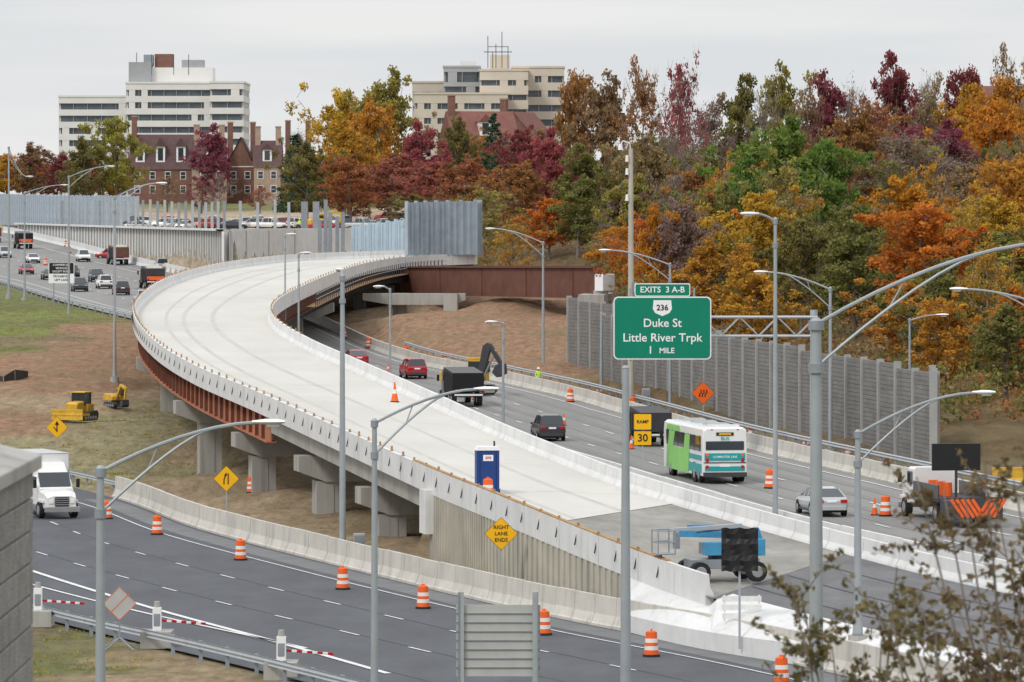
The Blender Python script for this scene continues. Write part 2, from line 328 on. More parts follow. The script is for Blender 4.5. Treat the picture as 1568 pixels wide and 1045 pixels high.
# ---------------------------------------------------------------- roads
b=MB(); b.add(*hw.surf(0,15,nl=10,step=.04),hwy)
for f in(.17,.27,.42,.53,.68,.80): hw.mark(b,0,9.6,f,.75,hwyt,dz=.012,step=.04)
b.build('highway_road',smooth=True)
b=MB(); b.add(*fg.surf(0,9,nl=6),asph)
for f in(.22,.45,.67): fg.mark(b,0,9,f,.10,asphj,dz=.010,step=.05)
fg.mark(b,2,9,.945,1.7,asphs,dz=.010,step=.05)
b.build('foreground_road',smooth=True)
b=MB()
hw.mark(b,0,10,.12,.15,whiteline); hw.mark(b,0,12,.90,.15,whiteline)
for f in(.36,.62): hw.mark(b,0,9.5,f,.15,whiteline,dash=(3,9))
for f in(.12,.3,.48,.66,.84): hw.mark(b,9.6,14,f,.18,whiteline,dash=(3,6) if .2<f<.8 else None)
b.build('highway_lane_markings')
b=MB()
fg.mark(b,0.5,9,.87,.12,whiteline); fg.mark(b,0.5,9,.66,.13,whiteline,dash=(2.6,6.4)); fg.mark(b,0.5,9,.44,.13,whiteline,dash=(2.6,6.4))
fg.mark(b,0.5,5.9,.40,.30,whiteline,f2=.20); fg.mark(b,0.5,5.2,.14,.2,whiteline,f2=.24)
fg.mark(b,5.2,9,.06,.13,whiteline)
b.build('foreground_lane_markings')
# ---------------------------------------------------------------- ramp
b=MB()
b.add(*ramp.surf(2.72,14,0,1,0,8),deckm)
b.add(*ramp.surf(1.7,2.72,0,1,-.02,8),rampbase); b.add(*ramp.surf(0,1.7,0,1,-.03,8),rampasph)
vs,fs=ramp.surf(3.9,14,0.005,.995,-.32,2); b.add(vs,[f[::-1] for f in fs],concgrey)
for f0,f1,wd in((.3,.40,.3),(.62,.55,.35),(.2,.26,.22)): ramp.mark(b,2.74,12.8,f0,wd,deckt,dz=.012,f2=f1,step=.06)
t=3.3
while t<13.6:
    a=ramp.pt(t,.5); d=ramp.tan(t); hw_=5.0; nn=Vector((-d.y,d.x,0)); 
    b.add([a+nn*hw_+d*.04+Vector((0,0,.016)),a-nn*hw_+d*.04+Vector((0,0,.016)),a-nn*hw_-d*.04+Vector((0,0,.016)),a+nn*hw_-d*.04+Vector((0,0,.016))],[(0,1,2,3)],deckj); t+=1.1
for f in(.25,.5,.75): ramp.mark(b,.1,1.68,f,.1,asphj,dz=-.012)
for f in(.06,.36,.66,.92):
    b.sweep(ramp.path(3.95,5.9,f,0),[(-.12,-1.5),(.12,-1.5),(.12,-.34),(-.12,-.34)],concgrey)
    P=ramp.path(5.92,14,f,0)
    b.sweep(P,[(-.05,-2.1),(.05,-2.1),(.05,-.34),(-.05,-.34)],rustl if f<.3 else rust)
    b.sweep(P,[(-.3,-2.16),(.3,-2.16),(.3,-2.08),(-.3,-2.08)],rustl if f<.3 else rust)
t=6.0
while t<12:
    p=ramp.pt(t,.06); d=ramp.tan(t); b.box((p.x-d.y*.15,p.y+d.x*.15,p.z-1.2),(.05,.22,1.7),rust,math.atan2(d.y,d.x)); t+=.09
def parapet(mb,rib,t0,t1,f,side,m,h=.86,down=.42,seg=.2):
    t=t0
    while t<t1-1e-3:
        e=min(t+seg,t1); P=rib.path(t,e-.003,f,0,.05)
        s_=side
        prof=[(0.0*s_,-down),(.40*s_,-down),(.40*s_,.0),(.36*s_,.1),(.22*s_,.32),(.18*s_,h),(0,h)]
        if s_>0: prof=prof[::-1]
        mb.sweep(P,prof,m); t=e
parapet(b,ramp,1.75,14,0,-1,conc); parapet(b,ramp,0.2,14,1,1,conc)
b.build('ramp_bridge')
b=MB()
def stakes(mb,rib,t0,t1,f,off,step_m=2.8,h=.34,dz=.86,m=wood):
    pts=rib.path(t0,t1,f,0,.02); acc=0; last=0
    for i in range(1,len(pts)):
        acc+=(pts[i]-pts[i-1]).length
        if acc-last>=step_m:
            last=acc; d=pts[i]-pts[i-1]; d.normalize(); nn=Vector((-d.y,d.x,0)); q=pts[i]+nn*off
            mb.box((q.x,q.y,q.z+dz+h/2-.12),(.12,.09,h*random.uniform(.6,1.2)),m,math.atan2(d.y,d.x)); mb.box((q.x,q.y,q.z+dz-.02),(.4,.16,.09),m,math.atan2(d.y,d.x))
            if f==0: mb.box((q.x-nn.x*-.13,q.y-nn.y*-.13,q.z+.3),(.05,.05,.5),dark,math.atan2(d.y,d.x),R(12))
stakes(b,ramp,1.9,13.5,0,-.1); stakes(b,ramp,8,13.5,1,.1)
b.sweep(ramp.path(2.0,4.2,0,0),[(-.24,.87),(-.04,.87),(-.04,.93),(-.24,.93)],wood)
b.build('parapet_formwork')
def pier(t,colf=(.28,.78),w=1.5,capm=concgrey):
    mb=MB(); a=ramp.pt(t,0);c=ramp.pt(t,1); tg=ramp.tan(t); tg.z=0; tg.normalize(); wv=c-a; L_=abs(wv.x*tg.y-wv.y*tg.x); mid=(a+c)/2; an=math.atan2(-tg.x,tg.y); dep=2.18 if t>5.9 else 1.52
    zt=mid.z-dep; M=Matrix.Translation((mid.x,mid.y,0))@Matrix.Rotation(an,4,'Z'); mb.T=M; h=L_/2-.1
    mb.prism([(-h,zt),(h,zt),(h,zt-.9),(h-1.6,zt-1.5),(-h+1.6,zt-1.5),(-h,zt-.9)],-.95,.95,capm)
    for f in(-.68,0,.68): mb.box((h*f,0,zt+.02),(.6,.8,.14),dark)
    for f in colf:
        x=(f-.5)*L_; wp=M@Vector((x,0,0)); g0=tz(wp.x,wp.y)-.6
        mb.box((x,0,(g0+zt-1.45)/2),(w,w*1.1,zt-1.45-g0),capm)
        mb.box((x,-w*.56,(g0+zt-1.5)/2),(w*.35,.06,zt-1.8-g0),capm)
    mb.build('bridge_pier')
for t,cf in((4.5,(.16,.5,.84)),(5.3,(.16,.5,.86)),(7.25,(.2,.8)),(6.2,(.16,.84)),(8.9,(.25,.8)),(10.2,(.25,.75)),(11.3,(.25,.75)),(12.5,(.25,.75))): pier(t,cf)
b=MB(); P=ramp.path(2.0,4.0,0,0,.03)
for i in range(len(P)-1):
    a,c=P[i],P[i+1]; d=c-a; an=math.atan2(d.y,d.x); mid=(a+c)/2; zb=-.5; zt=mid.z-.40
    ll=math.hypot(d.x,d.y); nn=Vector((-d.y,d.x,0)).normalized()
    for fr,o_,ww in((.3,-.22,.58),(.8,-.15,.38)):
        q=a+d*fr+nn*o_; b.box((q.x,q.y,(zb+zt)/2),(ll*ww,.3,zt-zb),conctan,an)
a=ramp.pt(4.0,0); tg=ramp.tan(4.0); nn=Vector((tg.y,-tg.x,0)).normalized(); 
q=a+nn*5.6; b.box((q.x,q.y,1.3),(11.2,.8,4.4),concgrey,math.atan2(nn.y,nn.x))
b.box((a.x,a.y+.4,a.z-1.3),(.9,1.6,2.2),conc,math.atan2(nn.y,nn.x))
b.build('ramp_retaining_wall')
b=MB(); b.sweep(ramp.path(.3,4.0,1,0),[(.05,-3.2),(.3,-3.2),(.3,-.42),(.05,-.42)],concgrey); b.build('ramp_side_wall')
# gore apron: sloped concrete between the ramp edge and the roadside barrier
b=MB(); vs=[];fs=[]; N_=40
FBy=np.array([p[1]*D for p in FB])[::-1]; FBx=np.array([p[0] for p in FB])[::-1]
for i in range(N_+1):
    t=.05+2.15*i/N_; a=ramp.pt(t,0); k=i/N_
    inner=ramp.pt(t,.10,.012) if t<1.7 else ramp.pt(t,.02,-.4)
    bx=float(np.interp(a.y-4,FBy,FBx))+.62
    ed=Vector((min(bx,a.x-.1),a.y-4,.95-.25*k)); vs+=[inner,Vector((a.x-.05,a.y,a.z-.02 if t<1.7 else a.z-.42)),ed,Vector((ed.x,ed.y,-.3))]
for i in range(N_):
    for j in range(3): q=i*4+j; fs.append((q,q+1,q+5,q+4))
b.add(vs,fs,conc); b.build('gore_concrete_apron')
JP=[(-.32,-.2),(-.32,.08),(-.26,.12),(-.12,.4),(-.09,1.0),(.09,1.0),(.12,.4),(.26,.12),(.32,.08),(.32,-.2)][::-1]
def barrier(rib,t0,t1,f,m,name,off=0,h=1,seg=.18):
    mb=MB(); t=t0; prof=[(a+off,b_*h) for a,b_ in JP]
    while t<t1-1e-3:
        e=min(t+seg,t1); P=rib.path(t,e-.003,f,0,.09); jz=random.uniform(-.015,.015); P=[p+Vector((0,0,jz)) for p in P]; mb.sweep(P,prof,m); t=e
    return mb.build(name)
barrier(fg,2.0,8.3,1,concb,'concrete_barrier',off=.35,h=1.3,seg=.14)
barrier(hw,0,9.4,1,concb,'concrete_barrier',off=0,h=1.0)
barrier(hw,1.5,10,0,conc,'concrete_barrier',off=.1,h=1.0)
barrier(hw,9.5,13.4,1,conc,'concrete_barrier',off=0,h=1.2)
def guardrail(path,name='guardrail',step=3.0,h=.75,m=galv):
    mb=MB(); mb.sweep(path,[(-.04,h-.3),(.03,h-.24),(-.03,h-.15),(.03,h-.06),(-.04,h),(-.06,h),(.0,h-.06),(-.06,h-.15),(.0,h-.24),(-.06,h-.3)],m)
    acc=0;last=-9
    for i in range(1,len(path)):
        acc+=(path[i]-path[i-1]).length
        if acc-last>step: last=acc; p=path[i]; mb.box((p.x+.1,p.y+.12,p.z+h/2-.1),(.15,.15,h+.2),galvd)
    return mb.build(name)
guardrail(fg.path(.3,2.3,1.06,0,.04)); guardrail(fg.path(2.6,8.2,-.03,0,.03)); guardrail(hw.path(9.9,14,-.03,.0,.04)); 
guardrail([p+Vector((1.7,0,.35)) for p in hw.path(1,8,1,0,.03)],h=.85)
b=MB(); 
for i in range(8):
    x=-47+i*.8; y=2*(219+2.2*math.sin(i*.8)); z=tz(x,y); x2=-47+(i+1)*.8; y2=2*(219+2.2*math.sin((i+1)*.8)); z2=tz(x2,y2)
    b.add([(x,y,z-.1),(x2,y2,z2-.1),(x2,y2+.05,z2+.6+.3*math.sin(i*2+2)),(x,y+.05,z+.6+.3*math.sin(i*2))],[(0,1,2,3)],fabric); b.box((x,y,z+.3),(.06,.06,1.0),wood)
b.build('silt_fence')
# ---------------------------------------------------------------- retaining wall + noise walls
b=MB(); P=hw.path(11.0,13.3,1,0,.03); P=[Vector((x,y,7.0)) for x,y in [(-13,740),(-15,738),(-19,733.5),(-22,730.5),(-26,727),(-30,722.5),(-33,710),(-35.5,699)]]+[p for p in P]
for i in range(len(P)-1):
    a,c=P[i],P[i+1]; d=c-a; an=math.atan2(d.y,d.x); nn=Vector((-d.y,d.x,0)).normalized(); q=(a+c)/2-nn*1.0*(1 if i>7 else .2); ll=math.hypot(d.x,d.y)
    ztp=15.0 
    b.box((q.x,q.y,(q.z-.5+ztp)/2),(ll-.05,.35,ztp-q.z+.5),conc,an)
    b.box((a.x-nn.x*.8*(1 if i>7 else .2),a.y-nn.y*.8*(1 if i>7 else .2)-.1,(a.z-.5+ztp)/2),(.3,.35,ztp-a.z+.6),concgrey,an)
b.sweep([Vector((p.x,p.y,15.02)) for p in P],[(-1.3,0),(-1.3,.28),(-.1,.28),(-.1,0)],conc)
b.build('highway_retaining_wall')
def panels(path_pts,ztop,zbot,m,mp,name,pw=3.0,corr=False,th=.2,step=0,planks=0):
    mb=MB(); P=[Vector((p[0],p[1],0)) for p in path_pts]; L_=[0]
    for i in range(1,len(P)): L_.append(L_[-1]+(P[i]-P[i-1]).length)
    tot=L_[-1]; n_=max(1,round(tot/pw))
    def at_(s):
        for i in range(1,len(P)):
            if s<=L_[i]+1e-6: return P[i-1].lerp(P[i],(s-L_[i-1])/(L_[i]-L_[i-1]))
        return P[-1]
    for k in range(n_):
        a=at_(tot*k/n_);c=at_(tot*(k+1)/n_); d=c-a; an=math.atan2(d.y,d.x); mid=(a+c)/2; f=(k+.5)/n_
        zt_=ztop[0]+(ztop[1]-ztop[0])*f; zb=zbot[0]+(zbot[1]-zbot[0])*f
        if step: zt_=round(zt_/step)*step
        if planks:
            hh=(zt_-zb)/planks
            for j in range(planks):
                for q in range(4): mb.box((mid.x,mid.y,zb+hh*(j+(q+.5)/4)),(d.length-.25,th-(.05 if q==0 else 0)-.03*(q%2),hh/4-.018),m,an)
        elif corr:
            nc=max(2,int(d.length/.36)); 
            for j in range(nc):
                q=a.lerp(c,(j+.5)/nc); nn=Vector((-d.y,d.x,0)).normalized()*(.07 if j%2 else -.05); mb.box((q.x+nn.x,q.y+nn.y,(zt_+zb)/2),(d.length/nc*1.02,.1,zt_-zb-(j%2)*.05),m,an)
        else:
            mb.box((mid.x,mid.y,(zt_+zb)/2),(d.length-.1,th,zt_-zb),m,an)
            for q in(.25,.5,.75): mb.box((mid.x,mid.y,zb+(zt_-zb)*q),(d.length-.1,th+.03,.05),galvd,an)
        mb.box((a.x,a.y,(zt_+zb)/2+.05),(.30,th+.22,zt_-zb+.2),mp,an)
        if k==n_-1: mb.box((c.x,c.y,(zt_+zb)/2+.05),(.3,th+.24,zt_-zb+.22),mp,an)
    return mb.build(name)
panels([(25,310),(20,346),(13,394),(7.5,430)],(8.3,9.3),(1.8,2.6),noisem,noisep,'noise_barrier_wall',pw=5,step=.25,planks=6)
panels([(9.5,432),(5.0,456)],(9.8,10.2),(2.4,3.0),noisem,noisep,'noise_barrier_wall',pw=5,step=.25,planks=6)
panels([(25.2,310.4),(25.9,322)],(8.2,8.2),(1.5,1.5),noisem,noisep,'noise_barrier_wall',pw=5,planks=6)
panels([(-60,838),(-70,888),(-85,955),(-140,1280),(-230,1800)],(19.9,24),(14.6,15),bluegrey,galv,'noise_barrier_wall',pw=5)
panels([(-12.0,597),(-9.5,600.6),(-6.8,603.2),(-4.2,604.4)],(18.7,18.9),(12.6,12.7),bluegrey,bluegrey,'metal_panel_wall',pw=1.8,corr=True)
panels([(-4.2,604.4),(-3.7,608)],(18.7,18.9),(12.6,12.7),bluegrey,bluegrey,'metal_panel_wall',pw=1.8,corr=True)
panels([(-21,692),(-14,680)],(15.6,16.6),(12.0,12.2),lightblue,lightblue,'light_blue_panel_fence',pw=2.4,corr=True)
b=MB()
for p in hw.path(11.15,12.9,1,0,.075): b.box((p.x+1.4,p.y+2.0,16.9),(.38,.38,4.4+random.uniform(-.5,.6)),galv if random.random()<.6 else galvd)
for x,y in((-36.5,702),(-34.6,711),(-32.6,719),(-31,726)): b.box((x,y,16.9),(.38,.38,4.2+random.uniform(-.5,.6)),galv)
for x,y,zt_,w_ in((-29,730,19,.9),(-27.3,728,19,.9),(-24.6,690,19.2,.5),(-23.8,684,17.6,.5),(-22.8,682,17,.5),(-22,680,17.6,.5),(-25.6,696,16.5,.5)): b.box((x,y,(zt_+11)/2),(w_,.5,zt_-11),galvd)
b.build('steel_soldier_piles')
b=MB()
for off in(0,6.4,12.8):
    P=[Vector((-15,600+off,11.25)),Vector((8.6,524+off,12.05))]
    b.sweep(P,[(-.05,-3.0),(.05,-3.0),(.05,0),(-.05,0)],rust); b.sweep(P,[(-.35,-3.06),(.35,-3.06),(.35,-2.98),(-.35,-2.98)],rust); b.sweep(P,[(-.35,0),(.35,0),(.35,.07),(-.35,.07)],rust)
    for k in range(5):
        q=P[0].lerp(P[1],(k+.5)/5); b.box((q.x,q.y-.12,q.z-1.5),(.05,.2,2.9),rust,-1.2)
b.build('plate_girder_span')
b=MB(); b.box((9.3,524,10.6),(1.0,2.2,1.7),white,-.6); b.cyl((8.9,524,4),(8.9,524,9.8),.75,.75,concgrey,14); b.box((8.6,528,8.9),(2.6,14,1.1),concgrey,-.1)
b.build('bridge_abutment',bevel=.05)
b=MB()
for x,y in((-6.5,560),(-12,563)): b.box((x,y,6.2),(1.5,1.8,5.4),concgrey,-.1)
b.prism([(-16,8.9),(-5,8.9),(-5,8.2),(-6.2,7.7),(-13,7.7),(-16,8.2)],560,562.5,concgrey)
b.build('bridge_pier')
b=MB(); P=ramp.path(10.6,13.4,1,0,.05)
for i in range(len(P)-1):
    a,c=P[i],P[i+1]; d=c-a; an=math.atan2(d.y,d.x); nn=Vector((-d.y,d.x,0)).normalized()*-1.0
    q=(a+c)/2+nn
    b.box((q.x,q.y,q.z-1.0),(d.length,.9,.06),wood,an)
    for h in(-.3,.15): b.box((q.x+nn.x*.45,q.y+nn.y*.45,q.z+h),(d.length,.05,.07),concgrey,an)
    b.box((a.x+nn.x*1.4,a.y+nn.y*1.4,a.z-.4),(.09,.09,1.4),dark,an)
    b.tube([a+Vector((0,0,-2.0)),a+nn*1.4+Vector((0,0,-1.0))],.06,dark,4)
b.build('scaffold_walkway')

# ---------------------------------------------------------------- lamps
def lamp(x,y,zb,zt,dx,dy,zh,r=.11,name='street_lamp',m=polem,base=True):
    mb=MB(); H=zt-zb
    mb.cyl((0,0,0),(0,0,H),r*1.35,r*.8,m,12); mb.cyl((0,0,H),(0,0,H+.08),r*.95,r*.5,m,10)
    if base: mb.cyl((0,0,-.4),(0,0,.35),.38,.38,concgrey,12); mb.box((0,0,.39),(.42,.42,.06),galvd); mb.cyl((0,0,.4),(0,0,.9),r*1.6,r*1.4,m,10)
    mb.box((r*1.1,0,.9),(.04,.14,.3),galvd)
    L_=math.hypot(dx,dy)
    if L_>0:
        hz=zh-zb; ux,uy=dx/L_,dy/L_
        top_=[Vector((ux*L_*s,uy*L_*s,H-.1+(hz-H+.1)*(1-(1-s)**1.7))) for s in np.linspace(0,1,9)]
        mb.tube(top_,.055 if r<.2 else .1,m,7)
        if L_>2:
            bot=[Vector((ux*L_*.72*s,uy*L_*.72*s,H-1.25+( (hz-H+.1)*(1-(1-.72)**1.7)+1.15)*(1-(1-s)**1.3))) for s in np.linspace(0,1,8)]
            mb.tube(bot,.045 if r<.2 else .08,m,6); mb.tube([top_[3],bot[3]],.025,m,4)
        mb.cyl((0,0,H-.25),(0,0,H+.0),r*1.25,r*1.25,galvd,10); mb.cyl((0,0,H-1.4),(0,0,H-1.15),r*1.3,r*1.3,galvd,10)
        a=math.atan2(uy,ux); mb.T=Matrix.Translation((dx,dy,hz))@Matrix.Rotation(a,4,'Z')
        rings=[]
        for s,wd,ht in((-.1,.06,.06),(.05,.12,.09),(.3,.19,.14),(.6,.2,.13),(.82,.13,.07)):
            rings.append([(s,wd*math.cos(q),ht*.6*math.sin(q)+.02) for q in np.linspace(0,2*math.pi,9)[:-1]])
        mb.loft(rings,white)
        mb.box((.48,0,-.08),(.36,.26,.08),concgrey); mb.T=Matrix()
    return mb.build(name,(x,y*D,zb),smooth=True)
LAMPS=[(-11.5,73,.2,10.75,4.3,.6,12.0,.13),(-5.0,95,0,10.3,3.7,1,11.4,.11),(8.15,70,.5,15,6.4,.4,17.1,.17),(13.5,102,1,9.3,4.6,.5,10.8,.13),
(-8.6,132.5,.2,14.6,-.1,.5,14.9,.13),(-9.1,195,2.4,12.0,-.5,-.3,12.2,.08),(-.6,178,2.4,10.2,-.5,-.3,10.3,.08),(12.8,127,2.3,17.5,-.9,-.2,17.75,.10),
(2.8,235,3.5,15,-4.4,.5,16.2,.11),(11.8,195,2.6,13.9,-4.5,.4,14.9,.10),(20.1,165,2.5,13,-4.0,.3,14.0,.11),(27.7,182,5,10.3,1.9,0,10.6,.08),(27.8,130,2.3,12.8,-5.2,0,14.0,.12),
(-32.7,215,3.8,19,3.5,0,20.1,.11),(-49.2,290,5.8,21.6,4.3,0,22.7,.11),(-59.7,320,6.8,20,4.5,0,20.9,.11),(-62.6,325,7,25.7,2.2,0,22.0,.12),(-20.5,236,3,15.6,.2,.1,15.7,.08),(-16.9,207,2.5,14.4,.2,.1,14.5,.08),(-18.6,420,15,22,-.8,0,22.2,.09)]
for a in LAMPS: lamp(*a)
lamp(4.0,92,0,12.4,0,0,0,.15,name='sign_post_pole'); lamp(7.25,212,2.5,9.5,0,0,0,.12,name='sign_post_pole')
b=MB(); b.cyl((0,0,0),(0,0,19.6),.26,.17,conctan,12)
for z in(17.6,18.6,15.6): b.cyl((-.30,-.2,z),(-.30,-.2,z+.5),.13,.1,white,8)
b.tube([(0,0,19.4),(-.1,-.2,20),(-.6,-.2,20.2),(-.8,-.2,19.9)],.05,white,6); b.cyl((-.8,-.2,19.5),(-.8,-.2,19.95),.2,.14,white,10); b.box((.3,-.2,9),(.3,.3,.8),galvd)
b.build('camera_pole',(9.1,400,3))
# ---------------------------------------------------------------- signs
def rrect(w,h,r,n=5):
    pts=[]
    for cx,cy,a0 in((w/2-r,h/2-r,0),(-w/2+r,h/2-r,90),(-w/2+r,-h/2+r,180),(w/2-r,-h/2+r,270)):
        for i in range(n+1): a=R(a0+90*i/n); pts.append((cx+r*math.cos(a),cy+r*math.sin(a)))
    return pts
def plate(mb,w,h,r,cx,cz,y0,y1,m,rot=0):
    pts=rrect(w,h,r); c,s=math.cos(rot),math.sin(rot)
    mb.prism([(cx+x*c-y*s,cz+x*s+y*c) for x,y in pts],y0,y1,m)
b=MB()
plate(b,6.15,3.95,.3,0,0,-.03,.03,white); plate(b,6.0,3.8,.25,0,0,-.045,-.02,green)
plate(b,3.5,.82,.12,0,2.4,-.03,.03,white); plate(b,3.38,.70,.1,0,2.4,-.045,-.02,green)
b.text('EXITS  3 A-B',.52,(0,-.045,2.4),white,.008); 
b.prism([(-.55,1.75),(.55,1.75),(.6,1.2),(.45,.95),(0,.75),(-.45,.95),(-.6,1.2)][::-1],-.06,-.04,white); b.text('236',.5,(0,-.06,1.27),black,.01)
b.text('Duke St',.74,(0,-.045,.30),white,.008); b.text('Little River Trpk',.74,(0,-.045,-.62),white,.008); b.text('1',.68,(-.75,-.045,-1.4),white,.008); b.text('MILE',.48,(.28,-.045,-1.43),white,.008)
for x in(-2,0,2): b.box((x,.12,.2),(.12,.16,4.6),galvd)
b.build('exit_direction_sign',(9.45,328.4,10.5))
b=MB()
for z in(9.95,11.15):
    for y in(0,1.0): b.cyl((7,330+y,z),(19.3,330+y,z),.08,.08,galv,8)
xx=7.2; k=0
while xx<18.6:
    b.tube([(xx,330,9.95 if k%2 else 11.15),(xx+1.2,330,11.15 if k%2 else 9.95)],.04,galv,5); b.tube([(xx,331,9.95 if k%2 else 11.15),(xx+1.2,331,11.15 if k%2 else 9.95)],.04,galv,5); b.tube([(xx,330,11.15),(xx+1.2,331,11.15)],.035,galv,5); xx+=1.2;k+=1
b.cyl((19.1,330.5,1.8),(19.1,330.5,11.6),.28,.24,galv,14); b.cyl((19.1,330.5,1.8),(19.1,330.5,2.9),.6,.6,concgrey,14)
b.build('sign_gantry')
def diamond(x,y,zc,diag,zb,m,kind,name='warning_sign'):
    mb=MB(); s=diag/math.sqrt(2); h=zc-zb
    mb.box((0,.06,(h+diag*.2)/2-.2),(.07,.07,h+diag*.6),galv)
    plate(mb,s,s,s*.07,0,h,-.02,.02,black,R(45)); plate(mb,s*.97,s*.97,s*.06,0,h,-.03,-.012,m,R(45)); 
    u=diag
    if kind=='text':
        for i,t in enumerate(('RIGHT','LANE','ENDS')): mb.text(t,u*.16,(0,-.03,h+u*.19-i*u*.19),black,.002)
    elif kind=='arrow':
        mb.box((0,-.045,h-u*.02),(u*.05,.01,u*.36),black); mb.prism([(-u*.1,h+u*.12),(u*.1,h+u*.12),(0,h+u*.3)],-.05,-.04,black); mb.box((-u*.09,-.045,h-u*.05),(u*.04,.01,u*.2),black,ry=R(-35))
    elif kind=='merge':
        mb.box((u*.07,-.045,h),(u*.04,.01,u*.42),black); mb.box((-u*.09,-.045,h-u*.12),(u*.04,.01,u*.2),black); mb.box((-u*.055,-.045,h+u*.06),(u*.04,.01,u*.2),black,ry=R(22)); mb.prism([(-u*.09,h+u*.12),(u*.03,h+u*.12),(0,h+u*.24)],-.05,-.04,black)
    else:
        for o_ in(-.12,0,.12):
            mb.tube([(u*o_-.05*u,-.045,h-u*.16),(u*o_-.02*u,-.045,h-u*.02),(u*o_+.04*u,-.045,h+u*.02),(u*o_+.02*u,-.045,h+u*.14)],u*.02,black,4)
    mb.build(name,(x,y*D,zb))
diamond(-31,178,3.1,1.5,-.1,signyel,'arrow'); diamond(-16.4,150,2.5,1.5,.1,signyel,'merge'); diamond(-.5,121,2.95,1.55,-.1,signyel,'text'); diamond(13.9,190,4.6,1.7,2.2,signor,'lanes')
b=MB(); b.box((0,.05,1.6),(.07,.07,4.2),galv); plate(b,1.05,.95,.06,0,3.4,-.02,.02,black);plate(b,1.0,.9,.05,0,3.4,-.03,-.01,signyel); b.text('RAMP',.27,(0,-.03,3.4),black,.005)
plate(b,1.05,.85,.06,0,2.45,-.02,.02,black);plate(b,1.0,.8,.05,0,2.45,-.03,-.01,signyel); b.text('30',.62,(0,-.03,2.45),black,.008); b.build('ramp_speed_sign',(7.6,304,2.2))
b=MB()
plate(b,3.0,2.4,.08,0,4.2,-.03,.03,white)
plate(b,2.85,1.25,.05,0,4.75,-.045,-.02,black)
for i,t in enumerate(('COMMERCIAL','VEHICLES','EXCEPT BUSES')): b.text(t,.32,(0,-.045,5.13-i*.38),white,.004)
for i,t in enumerate(('PROHIBITED','LEFT LANE')): b.text(t,.34,(0,-.03,3.8-i*.42),black,.006)
for x in(-.9,.9): b.box((x,.1,2),(.12,.12,5),galvd)
b.build('lane_restriction_sign',(-52.6,610,6.3))
b=MB(); vs=[];nn_=9
for i in range(nn_):
    for j in range(nn_): vs.append((-.74+1.48*i/(nn_-1),-.1+.05*math.sin(i*1.7+j)+.03*math.sin(j*2.3),-.87+1.74*j/(nn_-1)+.03*math.sin(i*2)))
b.add([(x,y,z+3.7) for x,y,z in vs],[(i*nn_+j,i*nn_+j+1,(i+1)*nn_+j+1,(i+1)*nn_+j) for i in range(nn_-1) for j in range(nn_-1)],black)
b.box((0,0,3.7),(1.42,.06,1.68),black); b.box((0,.08,1.6),(.09,.09,3.8),galv); b.build('covered_sign',(9.15,210,.6))
b=MB()
for i in range(8): b.box((0,0,4.72-i*.30),(2.8,.05,.285),signback); b.box((0,-.05,4.58-i*.30),(2.8,.05,.03),galvd)
for x in(-1.22,1.22): b.box((x,-.12,2.6),(.16,.12,5.4),galv); b.box((x*1.08,-.18,2.6),(.03,.14,5.4),galvd)
b.build('road_sign_back',(-.46,174,-.05))
b=MB(); plate(b,.95,.95,.06,0,1.9,-.02,.02,signback,R(45))
for a in(0,90,180,270):
    c,s=math.cos(R(a)),math.sin(R(a)); c2,s2=math.cos(R(a+90)),math.sin(R(a+90)); b.tube([(c*.68,-.03,1.9+s*.68),(c2*.68,-.03,1.9+s2*.68)],.012,orange,4)
b.tube([(-.4,-.03,1.5),(.4,-.03,2.3)],.012,orange,4); b.box((0,.05,1.1),(.06,.06,1.6),galvd)
for a in(0.4,2.7,3.9,5.6): b.tube([(0,.05,.5),(math.cos(a)*.8,math.sin(a)*.8,.02)],.03,galvd,5)
b.build('portable_sign_stand',(-16,213,tz(-16,213)))
def gate(x,y,z):
    mb=MB(); mb.box((0,0,.3),(1.3,1.6,.7),concgrey); mb.box((0,0,1.1),(.36,.36,1.0),white); mb.cyl((0,0,1.5),(0,0,1.85),.16,.12,concgrey,8); mb.box((0,-.2,1.1),(.26,.03,.5),galvd)
    for i in range(9): mb.box((.3+.2*i,0,1.05-.015*i),(.2,.05,.10),refl if i%2 else taill,0,0,R(4))
    mb.build('warning_gate',(x,y*D,z),bevel=.03)
gate(-14.6,107.5,.0); gate(-20.5,113,.0); gate(-8.9,100.8,-.1)
b=MB()
for z in(.5,.85,1.2): b.box((0,0,z),(1.6,.04,.22),refl)
for x in(-.7,.7): b.box((x,.05,.65),(.06,.06,1.4),white); b.box((x,.0,.03),(.08,.9,.06),white)
b.build('road_barricade',(9.35,212.6,.93)); 
mb=MB(); mb.loft([[(x,-.5,0),(x,-.5,h),(x,.5,h),(x,.5,0)] for x,h in((-.9,.5),(-.3,.75),(.4,.62),(.9,.7))],black); mb.build('black_tub',(-15.2,186,tz(-15.2,186)),bevel=.08)
# yellow plastic barriers, right shoulder
mb=MB(); mb.sweep([Vector((0,0,0)),Vector((1.75,0,0))],[(a*1.1,b_) for a,b_ in JP],yellow); mb.box((.87,0,.55),(.3,.5,.16),dark)
yb=mb.build('yellow_water_barrier',(27.2,296,2.35),0,bevel=.02)
for i in range(1,7): inst(yb,(27.2+i*1.85,296+i*.4,2.35+.02*i))
